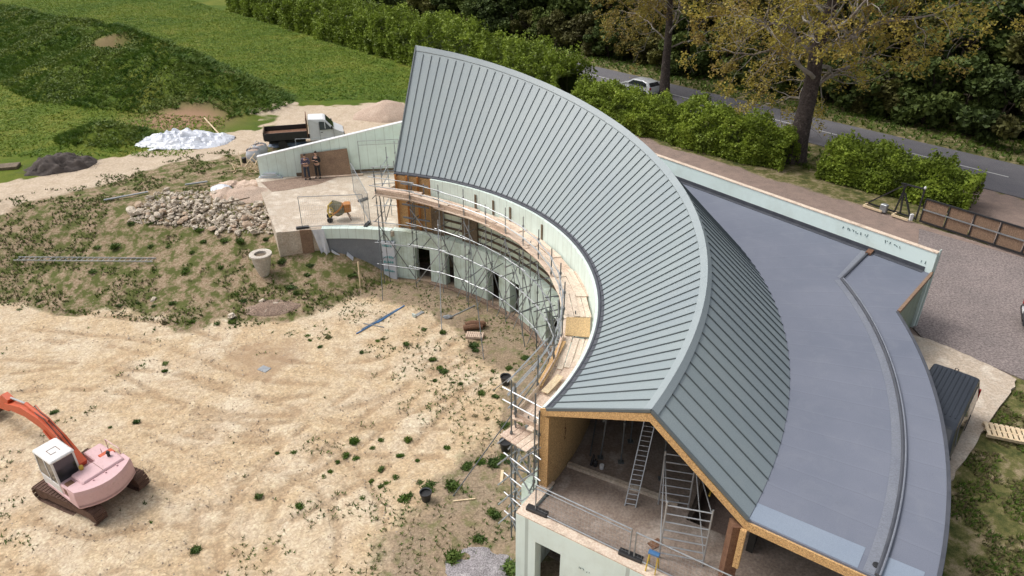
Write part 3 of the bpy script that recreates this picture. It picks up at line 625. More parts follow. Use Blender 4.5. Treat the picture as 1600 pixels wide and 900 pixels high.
    p_ = at(1358, 396, ZF); m = bmb(); m.X = Matrix.Translation(OFF + p_) @ Matrix.Rotation(math.atan2(dk.y, dk.x), 4, 'Z'); m.box((-.22, -.12, .02), (.22, .12, .13)); m.build('rusty_outlet_box', M['rust'], BLD)
    # outer drip edge
    m = bmb(); pp = fr(P0, -2.0, 60); m.slab([[PO(p, r_out(p) + .05, ZF + .02) for p in pp], [PO(p, r_out(p) - .05, ZF + .022) for p in pp]], .05); m.slab([[PO(p, r_out(p) + .06, ZF + .0) for p in pp], [PO(p, r_out(p) + .0, ZF + .0) for p in pp]], .16)
    m.build('outer_roof_edge', M['gutter'], BLD)
build_roofs()
def ring_wall(name, mat, r0, r1, z0, z1, a, b, n=None, parent=None, uv=polar_uv):
    n = n or max(2, int(abs(b - a) / 1.5)); m = bmb(); pp = fr(a, b, n); f0 = r0 if callable(r0) else (lambda p: r0); f1 = r1 if callable(r1) else (lambda p: r1)
    m.slab([[PO(p, f1(p), z1) for p in pp], [PO(p, f0(p), z1) for p in pp]], z1 - z0)
    o = m.build(name, mat, parent or BLD); 
    if uv: uvset(o, uv)
    return o
RW = 12.65
DOORS = [(65.9, 70.3), (58.7, 61.4), (43.6, 47.6), (36.0, 39.6), (18.0, 24.0), (2, 8), (-12, -6)]
def lower_walls():
    cur = 76.5
    for a, b in sorted(DOORS, reverse=True):
        ring_wall('lower_wall', M['mintlow'], RW, RW + .45, -.3, 3.02, b, cur); cur = a
        ring_wall('door_lintel', M['mintlow'], RW, RW + .45, 2.12, 3.02, a, b)
        ring_wall('threshold', M['stone2'], RW - .05, RW + .5, -.05, .06, a, b, uv=None)
    ring_wall('lower_wall', M['mintlow'], RW, RW + .45, -.3, 3.02, P0 - 1.2, cur)
    ring_wall('footing', M['earth'], RW - .28, RW + .02, -.5, .10, -30, 66, uv=None)
    ring_wall('basement_back_wall', M['concin'], 17.5, 17.8, -.2, 2.8, P0, 76.5, uv=None)
    ring_wall('basement_floor', M['concin'], RW + .1, 17.5, -.3, .02, P0, 76.5, uv=None)
    # terrace front, west of the doors: pale cap band, grey coated wall, printed board, beige block end
    ring_wall('terrace_cap_band', M['mint'], 12.46, 12.9, 2.42, 3.05, 76.5, 95)
    ring_wall('coated_wall', M['greyrender'], 12.52, 12.9, -.3, 2.42, 79.3, 95, uv=None)
    ring_wall('block_wall', M['concrete'], 12.5, 12.95, .4, 2.96, 95, 105.4, uv=None)
    o = ring_wall('printed_insulation_board', M['sheetwhite'], 12.38, 12.9, -.2, 2.38, 75.6, 79.3, uv=None)
    m = bmb()                                          # rows of teal print on the board
    rn = random.Random(5)
    for row, z in enumerate((2.08, 1.35, 1.02, .45)):
        p = 78.9
        while p > 76.2:
            wd = rn.uniform(.28, .5); h = rn.uniform(.06, .13)
            for q in (0, 1, 2):
                if rn.random() < .8: m.bar(PO(p - q * wd / 3, 12.372, z + rn.uniform(-.02, .02)), PO(p - (q + .8) * wd / 3, 12.372, z + rn.uniform(-.02, .06) + h * (q % 2)), .012, .03)
            m.bar(PO(p, 12.372, z), PO(p, 12.372, z + h), .03, .02, (1, 0, 0)); p -= wd + .12
    m.build('board_print', M['tealink'], o); 
    # brown board and loose membrane hanging on the block wall
    ring_wall('brown_cover_board', M['plywood'], 12.42, 12.49, 1.55, 3.05, 97.6, 100.6, uv=None)
    m = bmb(); rows = []
    for j in range(6):
        t = j / 5; rows.append([PO(97.4 - k * .62 - t * (2 - k * .25), 12.40 - .12 * math.sin(k * 1.7 + t * 3) * t - .05, 3.06 - t * (1.75 - .05 * k)) for k in range(6)])
    m.slab(rows, .012); m.build('loose_membrane', M['sheetwhite'], BLD)
    m = bmb(); m.slab([[PO(93 - 2.4 * k, 12.36, 1.75 - .42 * k) for k in range(6)], [PO(93 - 2.4 * k, 12.42, 1.75 - .42 * k) for k in range(6)]], .16); m.slab([[PO(89 - 1.6 * k, 12.25, 1.45 - .36 * k) for k in range(5)], [PO(89 - 1.6 * k, 12.5, 1.55 - .36 * k) for k in range(5)]], .02)
    m.build('sloping_membrane_strip', M['sheetwhite'], BLD)
lower_walls()
def scrawl(name, pos, parent, n, sz, dx, dz, mat='ink', seed=1, nrm=None):     # hand-written marker strokes on a wall face
    rn = random.Random(seed); m = bmb(); p = Vector(pos); dx = Vector(dx).normalized(); dz = Vector(dz).normalized()
    for i in range(n):
        if rn.random() < .12: p = p + dx * sz * .8; continue
        q = [p + dx * (rn.uniform(0, .6) * sz) + dz * (rn.uniform(-.5, .6) * sz) for _ in range(3)]
        for a, b in zip(q[:-1], q[1:]): m.bar(a, b, sz * .13, sz * .13)
        p = p + dx * sz * .75
    return m.build(name, M[mat], parent)
def upper_walls():
    ring_wall('upper_wall', M['mint'], 13.12, 13.42, 4.95, 6.22, P0 + .6, 65.8)
    ring_wall('battened_wall', M['slatwall'], 13.10, 13.40, 3.0, 4.95, 2, 65)
    ring_wall('sheathed_wall', M['mint'], 13.10, 13.40, 3.0, 4.95, P0 + .6, 2)
    ring_wall('inner_lining', M['osb2'], 13.42, 13.46, 3.0, 6.25, P0 + .3, -6, uv=None)
    for z in (3.12, 3.52, 3.96, 4.40, 4.80): ring_wall('batten', M['batten'], 13.02, 13.10, z, z + .10, 2, 65, uv=None)
    for a, b in ((62.2, 65.6), (52.0, 56.6)): ring_wall('timber_cover', M['darkwood'], 12.94, 13.06, 3.05, 5.0, a, b, uv=None)
    for p in (30, 41.5, 47, 52.5): ring_wall('fixing_strap', M['darkwood'], 13.07, 13.12, 5.15, 5.95, p, p + .5, 1, uv=None)
    # timber framed opening at the west end
    m = bmb()
    for p in (66, 69.4, 72.3, 75.2): m.bar(PO(p, 13.2, 3), PO(p, 13.2, 6.2), .14, .10, (1, 0, 0))
    m.build('timber_stud', M['mixeror'], BLD)
    ring_wall('orange_lining_panel', M['osb'], 13.3, 13.36, 3.0, 6.15, 65.8, 75.4, uv=None)
    m = bmb()
    for p in (67.5, 70.9): m.bar(PO(p, 13.05, 3.05), PO(p, 13.05, 5.9), .16, .05, (1, 0, 0))
    for z in (3.7, 4.5, 5.75): m.slab([[PO(66.2, 13.0, z + .1), PO(73.6, 13.0, z + .1)], [PO(66.2, 13.04, z + .1), PO(73.6, 13.04, z + .1)]], .1)
    m.build('grey_door_frame', M['greyrender'], BLD)
    # west end wall, outer walls under the flat roof
    m = bmb(); a = PO(75.3, 13.3, 3); b = PO(75.3, r_oe(75) - .3, 3); rr = ridge(75.3)
    m.prism([a, b, Vector((b.x, b.y, ZF - .1)), rr - Vector((0, 0, .3)), Vector((a.x, a.y, ZE - .12))], Vector((math.sin(R(75)), -math.cos(R(75)), 0)) * .3); o = m.build('west_gable_wall', M['mint'], BLD); uvset(o, lin_uv)
    ring_wall('outer_wall', M['mint'], lambda p: r_out(p) - .75, lambda p: r_out(p) - .4, -.2, 5.45, P0 + 1.2, -3)
    ring_wall('floor_slab', M['concin'], RW + .3, lambda p: min(r_out(p) - .5, 40), 2.72, 3.0, P0 - .3, 52, uv=None) if 0 else None
    # upper floor with an open stairwell
    m = bmb(); pp = fr(P0, 74, 92); rads = [RW + .1, 13.5, 15, 16.4, 17.7, 19.2, 20.6, 22]
    for i in range(len(pp) - 1):
        for j in range(len(rads) - 1):
            p = (pp[i] + pp[i + 1]) / 2
            if -31 < p < -22.5 and j == 4: continue
            a, b = pp[i], pp[i + 1]; m.slab([[PO(a, rads[j + 1], 3.0), PO(b, rads[j + 1], 3.0)], [PO(a, rads[j], 3.0), PO(b, rads[j], 3.0)]][::1], .22)
    m.build('upper_floor', M['concin'], BLD)
    ring_wall('outer_floor', M['concin'], 22, lambda p: r_out(p) - .6, 2.78, 3.0, P0, -3, uv=None)
    m = bmb(); m.bar(PO(-29.4, 13.5, 3.06), PO(-29.0, 17.3, 3.06), .16, .14); m.build('floor_kerb', M['concrete'], BLD)
    # parapet wall beside the drive
    e = (Vector((PD[0], PD[1], 0)) - Vector((PC[0], PC[1], 0))).normalized(); n = Vector((e.y, -e.x, 0)) * -1
    if n.x < 0: n = -n
    a = Vector((PC[0], PC[1], 0)) + n * .02 + e * .02; b = a + e * 34
    m = bmb(); m.prism([a + Vector((0, 0, 2.6)), b + Vector((0, 0, 2.6)), b + n * .22 + Vector((0, 0, 2.6)), a + n * .22 + Vector((0, 0, 2.6))], (0, 0, 3.95)); o = m.build('parapet_wall', M['mintclean'], BLD); uvset(o, lin_uv)
    m = bmb(); m.bar(a + n * .10 + Vector((0, 0, 6.572)), b + n * .10 + Vector((0, 0, 6.572)), .25, .045); m.build('parapet_edge', M['wood2'], BLD)
    m = bmb(); m.bar(a - n * .0 + e * .3 + Vector((0, 0, ZF + .1)), b + Vector((0, 0, ZF + .1)), .05, .2); m.bar(a - n * .12 + e * .3 + Vector((0, 0, ZF + .012)), b - n * .12 + Vector((0, 0, ZF + .012)), .24, .02); m.build('parapet_flashing', M['gutter'], BLD)
    m = bmb(); m.prism([a - e * .05 + n * .1 + Vector((0, 0, 2.6)), a - e * .004 + n * .1 + Vector((0, 0, 2.6)), a - e * .004 + n * .235 + Vector((0, 0, 2.6)), a - e * .05 + n * .235 + Vector((0, 0, 2.6))], (0, 0, 4.1)); m.build('parapet_end_post', M['mintclean'], BLD).data; uvset(BLD.children[-1], lin_uv) if 0 else None
    rn = Vector((0, 0, 1)); w1 = scrawl('wall_writing', a + e * 1.5 - n * .012 + Vector((0, 0, 6.28)), BLD, 7, .15, e, rn, seed=3); w2 = scrawl('wall_writing', a + e * 3.0 - n * .012 + Vector((0, 0, 6.25)), BLD, 12, .14, e, rn, seed=8)
    scrawl('wall_writing', a + e * .3 - n * .012 + Vector((0, 0, 6.0)), BLD, 3, .12, e, rn, seed=9)
    # end wall closing the notch
    A = Vector((NA[0], NA[1], 0)); Bv = Vector((PC[0], PC[1], 0)); d = (Bv - A).normalized(); nn = Vector((-d.y, d.x, 0)) * 1.0
    q0 = A + d * .0; m = bmb(); m.prism([q0 + nn * .12 + Vector((0, 0, 2.6)), Bv - d * .05 + nn * .12 + Vector((0, 0, 2.6)), Bv - d * .05 + nn * .4 + Vector((0, 0, 2.6)), q0 + nn * .4 + Vector((0, 0, 2.6))], (0, 0, 2.84)); o = m.build('notch_end_wall', M['mintshade'], BLD); uvset(o, lin_uv)
    m = bmb(); m.bar(A + Vector((0, 0, ZF - .02)), Bv + Vector((0, 0, ZF - .02)), .12, .14); m.bar(Bv - d * .3 + Vector((0, 0, ZF + .03)), Bv + d * .35 + Vector((0, 0, ZF + .06)), .1, .05); m.build('edge_batten', M['plywood'], BLD)
upper_walls()
def gable():
    # OSB faced band under the roof edge at the open end
    t = Vector((math.sin(R(P0)), -math.cos(R(P0)), 0)); p = P0
    pts = [PO(p, 13.15, ZE - .03), ridge(p) - Vector((0, 0, .06)), PO(p, r_oe(p) + .0, ZF - .07), PO(p, r_out(p), ZF - .07)]
    m = bmb()
    for a, b in zip(pts[:-1], pts[1:]):
        m.prism([a, b, b - Vector((0, 0, .27)), a - Vector((0, 0, .27))], t * .05)
    m.build('osb_fascia', M['osb'], BLD)
    m = bmb()
    for k in range(6):
        q = P0 + 1.5 + k * 3.2
        for a, b in ((PO(q, 13.4, ZE - .15), ridge(q) - Vector((0, 0, .2))), (ridge(q) - Vector((0, 0, .2)), PO(q, r_oe(q), ZF - .2))): m.bar(a - Vector((0, 0, .1)), b - Vector((0, 0, .1)), .08, .2)
    m.build('rafter', M['darkwood'], BLD)
    # inner wall end in fresh OSB
    m = bmb(); a = PO(P0 + .35, 13.1, 3); b = PO(P0 + .35, 13.46, 3); m.prism([a, b, b + Vector((0, 0, 3.0)), a + Vector((0, 0, 3.0))], t * .09); m.build('wall_end_board', M['osb'], BLD)
    scrawl('board_stamp', PO(P0 + 4.6, 13.47, 4.4), BLD, 9, .10, (0, 0, 1), (math.sin(R(35)), math.cos(R(35)), 0), 'rust', 4)
    scrawl('board_stamp', PO(P0 + 4.6, 13.47, 5.4), BLD, 6, .10, (0, 0, 1), (math.sin(R(35)), math.cos(R(35)), 0), 'rust', 6)
    # post between the two openings
    c = PO(P0, r_oe(P0) - .25, 3); zp = ZF - .32
    m = bmb(); m.bar(c + t * -.05 + Vector((0, 0, .0)), c + t * -.05 + Vector((0, 0, zp - 3)), .34, .34, (1, 0, 0)); m.build('dark_steel_post', M['rust'], BLD)
    c2 = c + Vector((math.cos(R(P0)), math.sin(R(P0)), 0)) * .22 + t * .1
    m = bmb(); m.bar(c2 + Vector((0, 0, .85)), c2 + Vector((0, 0, zp - 3)), .16, .10, t); m.build('post_casing', M['osb'], BLD)
    # cross wall inside so the storey reads as closed rooms
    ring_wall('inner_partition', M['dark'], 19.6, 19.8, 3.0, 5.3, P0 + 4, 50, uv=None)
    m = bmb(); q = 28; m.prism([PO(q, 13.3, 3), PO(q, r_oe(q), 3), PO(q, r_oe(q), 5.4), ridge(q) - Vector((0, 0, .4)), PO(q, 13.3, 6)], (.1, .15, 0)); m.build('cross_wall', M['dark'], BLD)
    # projecting lower storey with its broad deck edge
    W0 = Vector((.12, 15.64, 0)); Wf = Vector((.844, -.537, 0)).normalized(); Wi = Vector((Wf.y * -1, Wf.x, 0)); L = 11.5
    if Wi.y < 0: Wi = -Wi
    S1 = Vector((1.02, 16.98, 0)); side = (S1 - W0).normalized(); H = 3.08
    m = bmb()
    def wallseg(o0, d, l, z0, z1, th, nn): m.prism([o0 + Vector((0, 0, z0)), o0 + d * l + Vector((0, 0, z0)), o0 + d * l + nn * th + Vector((0, 0, z0)), o0 + nn * th + Vector((0, 0, z0))], (0, 0, z1 - z0))
    w0, w1 = .72, 1.62
    wallseg(W0, Wf, w0, -.3, H, .38, Wi); wallseg(W0 + Wf * w0, Wf, w1 - w0, 2.25, H, .38, Wi); wallseg(W0 + Wf * w1, Wf, L - w1, -.3, H, .38, Wi)
    o = m.build('projecting_wall', M['mintclean'], BLD); uvset(o, lin_uv)
    m = bmb(); wallseg(W0 + side * .0 - Wf * .0 + Wi * .38, side, 1.25, -.3, H, -.0001 + .36, Wf); o = m.build('projecting_side_wall', M['mintclean'], BLD); uvset(o, lin_uv)
    m = bmb(); wallseg(W0 - Wf * .0 + Wi * .004, Wf, L, H + .002, H + .05, .36, Wi); wallseg(W0 + Wi * .37, side, 1.4, H + .003, H + .052, .36, Wf); m.build('deck_edge_capping', M['wood2'], BLD)
    m = bmb(); m.prism([W0 + Wi * .38 + Wf * .36 + Vector((0, 0, 2.75)), W0 + Wi * .38 + Wf * L + Vector((0, 0, 2.75)), W0 + Wi * 1.5 + Wf * L + Vector((0, 0, 2.75)), W0 + Wi * 1.62 + Wf * .5 + Vector((0, 0, 2.75))], (0, 0, .246)); m.build('deck_floor', M['concin'], BLD)
    scrawl('wall_writing', W0 + Wf * 2.25 - Wi * .012 + Vector((0, 0, 2.1)), BLD, 6, .09, Wf, (0, 0, 1), 'ink', 11)
gable()

def terrace():
    pp = fr(105.4, 76.0, 24); arc = [PO(p, 12.5, 2.68) for p in pp]
    poly = arc + [PO(74.8, 13.3, 2.68), PO(75.2, 17, 2.68), Vector((-4.2, 46.6, 2.68)), Vector((-7.6, 46.75, 2.68)), Vector((-17.1, 45.15, 2.68))]
    m = MB(); m.prism(poly, (0, 0, .32)); tag(m.build('terrace_paving', M['concrete']), kind='structure')
    m = MB(); a = arc[0] + Vector((0, 0, .33)); b = Vector((-17.1, 45.15, 3.01)); d = (b - a).normalized(); s_ = Vector((d.y, -d.x, 0)); s_ = s_ if s_.x > 0 else -s_
    m.prism([a + Vector((0, 0, -2.2)), b + Vector((0, 0, -2.2)), b - s_ * .25 + Vector((0, 0, -2.2)), a - s_ * .25 + Vector((0, 0, -2.2))], (0, 0, 2.22))
    o = m.build('terrace_edge_wall', M['concrete']); tag(o, 'pale concrete retaining edge along the west side of the terrace beside the rubble', 'wall')
    # damp brown corner left in front of the insulated wall
    m = MB(); q = [at(408, 285, 3), at(470, 276, 3), at(540, 272, 3), at(498, 288, 3), at(450, 297, 3), at(425, 300, 3)]; m.prism([Vector((p.x, p.y, 3.004)) for p in q], (0, 0, .004))
    tag(m.build('mud_stain', M['earth']), kind='structure')
    # insulated garden wall, top rising to the roof
    a = Vector((-17.05, 45.2, 0)); b = Vector((-4.4, 47.15, 0)); d = (b - a).normalized(); n = Vector((-d.y, d.x, 0)); L = (b - a).length; t0, t1 = 4.42, 6.95
    m = MB(); mm = thing('garden_wall', a, 0, 'long pale mint insulated wall rising in a slope to the left end of the roof', 'wall')
    m.X = Matrix.Translation(-a); m.prism([a + Vector((0, 0, 2.62)), b + Vector((0, 0, 2.62)), b + Vector((0, 0, t1)), a + Vector((0, 0, t0))], n * .3); o = m.build('insulated_face', M['mint'], mm)
    me = o.data; uv = me.uv_layers.new(name='UVMap')
    for l in me.loops: c = me.vertices[l.vertex_index].co; uv.data[l.index].uv = (c.x, c.z)
    m = MB(); m.X = Matrix.Translation(-a); m.bar(a + n * .15 + Vector((0, 0, t0 + .03)), b + n * .15 + Vector((0, 0, t1 + .03)), .36, .06); m.build('wall_coping', M['white'], mm)
    m = MB(); m.X = Matrix.Translation(-a); m.bar(a - n * .03 + d * 2.4 + Vector((0, 0, 3.12)), b - n * .03 + Vector((0, 0, 3.12)), .06, .22); m.build('base_strip', M['darkwood'], mm)
terrace()

# ------------------------------------------------------------------ vegetation
def lushpts(n, x0, x1, y0, y1, test, rng):
    P = np.stack([rng.uniform(x0, x1, n), rng.uniform(y0, y1, n)], 1); k = test(P[:, 0], P[:, 1]); P = P[k]
    return np.stack([P[:, 0], P[:, 1], terr(P[:, 0], P[:, 1]) - .01], 1)
def ground_cover():
    rng = np.random.default_rng(4); ed = lambda x: np.interp(x, FX, FY)
    # grass and weeds on the bank
    def bank_t(x, y):
        v = vnoise(x, y, 1.6, 31) * .6 + vnoise(x, y, .5, 32) * .4; r = np.hypot(x - CE[0], y - CE[1])
        rub = (np.abs(x + 19) < 6) & (np.abs(y - 39.5) < 3.6); ter = (x > -17.8 + (45 - y) * .5) & (y > 36) 
        return (y > ed(x) - .2) & (v > .5) & ~ter & ~(rub & (v < .75)) & (y < TRY(x) - 1.4)
    P = lushpts(34000, -44, -7, 31, 54, bank_t, rng); k = rng.random(len(P)) < .5
    tag(quads('dry_weeds', blades(P[k], .11, rng, 5, .035, 1.0), M['drygrass']), kind='stuff')
    tag(quads('bank_grass', blades(P[~k], .12, rng, 6, .035, .9), M['grass']), kind='stuff')
    def mnd(x, y): return (mound_h(x, y) > .22) & (SCAR(x, y) + (vnoise(x, y, .7, 71) - .5) * .5 < .45)
    P = lushpts(60000, -75, -16, 46, 104, mnd, rng)
    v = vnoise(P[:, 0], P[:, 1], 2.6, 35); k = v > .60
    tag(quads('mound_grass', blades(P[~k], .30, rng, 6, .055, 1.5), M['grass']), kind='stuff')
    L = np.repeat(P[k], 5, 0); L = L + rng.normal(size=L.shape) * (.16, .16, .07) + (0, 0, .12); tag(quads('mound_weeds', leaves(L, .14, rng, .4), M['mounds']), kind='stuff')
    def fld(x, y): return (mound_h(x, y) < .3) & (y > 49) & (x * .77 + y * .64 < 42) & ~((np.abs(x + 14) < 10) & (y < 66))
    P = lushpts(230000, -100, 5, 50, 140, fld, rng); tag(quads('meadow_grass', blades(P, .14, rng, 2, .07, 2.2), M['meadow']), kind='stuff')
    def rt(x, y): return (x > 12) & (x < 30) & (y < 22.5) & (y > 9) & (x - 16.4 - (y - 19.5) * 1.02 > 0) & (vnoise(x, y, .8, 37) > .42)
    P = lushpts(26000, 11, 26, 9, 22, rt, rng); k = rng.random(len(P)) < .62
    tag(quads('side_grass', blades(P[~k], .12, rng, 5, .03, .9), M['grass']), kind='stuff'); tag(quads('side_dry_grass', blades(P[k], .10, rng, 5, .03, 1.1), M['drygrass']), kind='stuff')
    def vg(x, y):
        n = x * .77 + y * .64; return ((n > 59.6) & (n < 66)) | ((n > 46.3) & (n < 51.4) & ~((x > 26) & (y < 47)))
    P = lushpts(26000, -10, 60, 25, 95, vg, rng); tag(quads('verge_grass', blades(P, .3, rng, 5, .07, 1.1), M['grass']), kind='stuff')
    # seedlings and small tufts spread over the sandy yard, denser near the wall
    def yd(x, y):
        r = np.hypot(x - CE[0], y - CE[1]); c = vnoise(x, y, 1.7, 38) * .55 + vnoise(x, y, .6, 39) * .45
        band = sstep(3, 11, np.hypot(x + 10.5, y - 25)) * np.where(x > -11, 1, .25) + .12
        return (y < ed(x) + .5) & (r < 12.2) & (c > .78 - .31 * band) | ((x < -13) & (y < ed(x)) & (c > .78))
    P = lushpts(16000, -32, 3, 12, 37, yd, rng); k = rng.random(len(P)) < .6
    tag(quads('yard_seedlings', blades(P[k], .08, rng, 6, .03, 1.5), M['grass']), kind='stuff'); tag(quads('yard_dry_tufts', blades(P[~k], .07, rng, 6, .028, 1.6), M['drygrass']), kind='stuff')
    P = lushpts(900, -32, 3, 12, 35, lambda x, y: (y < ed(x)) & (np.hypot(x - CE[0], y - CE[1]) < 12), rng); P[:, 2] += .03; D_ = rng.normal(size=(len(P), 3)) * (1, 1, .12); D_ = D_ / np.linalg.norm(D_, axis=1)[:, None] * rng.uniform(.06, .28, (len(P), 1)); S_ = np.cross(D_, (0, 0, 1)); S_ = S_ / np.linalg.norm(S_, axis=1)[:, None] * .008
    tag(quads('dead_stalks', np.stack([P - D_, P - D_ + S_, P + D_ + S_, P + D_], 1), M['darkbark']), kind='stuff')
    # loose pebbles
    P = lushpts(9000, -32, 4, 12, 35, lambda x, y: (y < ed(x) + 1) & (vnoise(x, y, 2, 40) > .3), rng)
    V = []
    s_ = rng.uniform(.012, .05, len(P)); tt = np.array([[1, 0, 0], [0, 1, 0], [-1, 0, 0], [0, -1, 0], [0, 0, .9]], float)
    for i in range(4):
        a, b = tt[i], tt[(i + 1) % 4]; V.append(np.stack([P + a * s_[:, None], P + b * s_[:, None], P + tt[4] * s_[:, None], P + tt[4] * s_[:, None] + 1e-4], 1))
    tag(quads('loose_pebbles', np.concatenate(V), M['pebble']), kind='stuff')
ground_cover()
def weed_protos():
    rng = np.random.default_rng(12); out = []
    for k, (mat, h, n) in enumerate((('weed', .24, 90), ('grass', .17, 80), ('drygrass', .14, 60), ('weed', .16, 60), ('grass', .12, 50))):
        P = rng.normal(size=(n, 3)) * (.10 + .02 * k, .12, 0); P = np.clip(P, -.2, .2); B1 = blades(P, h, rng, 2, .035, 1.1)
        L = rng.normal(size=(n * 2, 3)) * (.13, .13, .06) + (0, 0, h * .5); L[:, 2] = np.abs(L[:, 2]); L[:, :2] = np.clip(L[:, :2], -.2, .2); Q = np.concatenate([B1, leaves(L, .075, rng, .4)])
        out.append((mat, Q))
    return out
WP = weed_protos(); _wm = {}
def weed(px, py, k, s):
    p = gp(px, py); nm = 'weed_clump'; k0 = k; k = k if k == 2 else k + random.choice((0, 3))
    if k not in _wm: o = quads(nm, WP[k][1], M[WP[k][0]]); _wm[k] = o
    else: o = _wm[k].copy(); COL.objects.link(o)
    o.location = p - Vector((0, 0, .02)); s *= .5; o.scale = (s * random.uniform(.7, 1.3), s * random.uniform(.7, 1.2), s * random.uniform(.5, .9)); o.rotation_euler = (0, 0, random.uniform(0, 6))
    lab = ['dark green leafy weed clump growing on the bare sandy yard or bank', 'light green grass tuft growing on the bare sandy yard or bank', 'dry olive weed tuft growing on the bare sandy yard or bank'][k0]
    tag(o, lab, 'weed', ['dark weed clumps', 'light green tufts', 'dry weed tufts'][k0])
for a in [(258, 568, 0, 1.2), (257, 580, 1, 1.2), (213, 659, 0, 1.3), (84, 645, 0, 1), (172, 668, 0, .9), (404, 776, 0, 1.6), (468, 791, 1, 1.5), (306, 860, 0, 1.3), (458, 707, 0, 1), (433, 708, 1, .7), (595, 760, 0, .9), (637, 688, 1, 1.8), (553, 690, 1, 1.6),
          (540, 712, 1, 1.4), (556, 716, 1, 1.2), (595, 688, 0, 1.2), (582, 700, 1, 1), (527, 722, 1, 1.1), (516, 737, 1, 1), (506, 745, 1, .9), (595, 733, 0, 1.1), (625, 712, 1, 1.2), (652, 720, 1, .8), (698, 700, 1, 1), (618, 746, 1, 1.3), (603, 755, 1, 1),
          (580, 752, 1, .9), (706, 760, 0, 2.6), (672, 757, 0, 1.6), (656, 754, 0, 1.2), (632, 780, 1, 1.9), (566, 778, 1, 1.2), (729, 730, 0, 1.7), (750, 722, 1, 1.6), (771, 725, 0, 1.7), (785, 714, 0, 1.7), (793, 722, 0, 1.4), (766, 800, 0, 1.4), (774, 806, 0, 1.5),
          (707, 872, 0, 2.0), (748, 843, 0, 1.3), (795, 890, 0, 2.4), (480, 525, 1, 1.3), (484, 312 + 220, 1, 1), (513, 528, 2, 1.4), (590, 533, 1, 1.1), (598, 530, 2, 1), (565, 551, 0, 1), (634, 538, 0, 1.2), (676, 562, 0, 1.2), (693, 580, 0, 1.4), (686, 575, 1, 1), (720, 600, 0, .9),
          (662, 515, 0, 1.2), (692, 520, 0, 1.4), (740, 540, 0, 1.6), (743, 548, 0, 1.2), (752, 615, 0, 1.1), (774, 620, 0, 1.2), (760, 655, 2, 1.2), (742, 650, 2, 1), (708, 598, 0, .8), (679, 595, 0, .8), (500, 542, 1, .9), (339, 505, 0, 1.6), (363, 502, 0, 2.0), (300, 503, 1, 1.3),
          (257, 505, 2, 1.5), (186, 478, 0, 1), (215, 473, 0, 1.2), (240, 478, 0, 1), (270, 474, 0, 1.5), (62, 470, 0, 1), (30, 484, 0, 1.1), (380, 470, 0, 1.2), (370, 460, 1, 1.4), (180, 387, 0, 2.2), (152, 387, 0, 1.5), (235, 385, 0, 1.6), (264, 385, 1, 1.4), (145, 425, 0, 1.5), (455, 448, 0, 2.3), (462, 458, 0, 1.7),
          (485, 414, 0, 1.8), (480, 430, 0, 1.6), (550, 430, 0, 2), (290, 420, 0, 1.2), (205, 350, 0, 1.8), (240, 348, 0, 1.7), (312, 360, 1, 1.8), (318, 377, 0, 1.5), (375, 378, 0, 2.2), (350, 376, 0, 1.6), (290, 425, 1, 1.5), (415, 375, 0, 1.6), (400, 415, 0, 1.2), (345, 418, 1, 1.5), (300, 395, 0, 1.2), (440, 410, 0, 1.9), (232, 350, 0, 1.1),
          (820, 560, 0, 1.4), (795, 575, 0, 1.2), (770, 580, 0, 1), (810, 665, 1, 1.6), (788, 665, 0, 1.3), (640, 775, 0, 1.4), (668, 765, 0, 1.7)]: weed(*a)

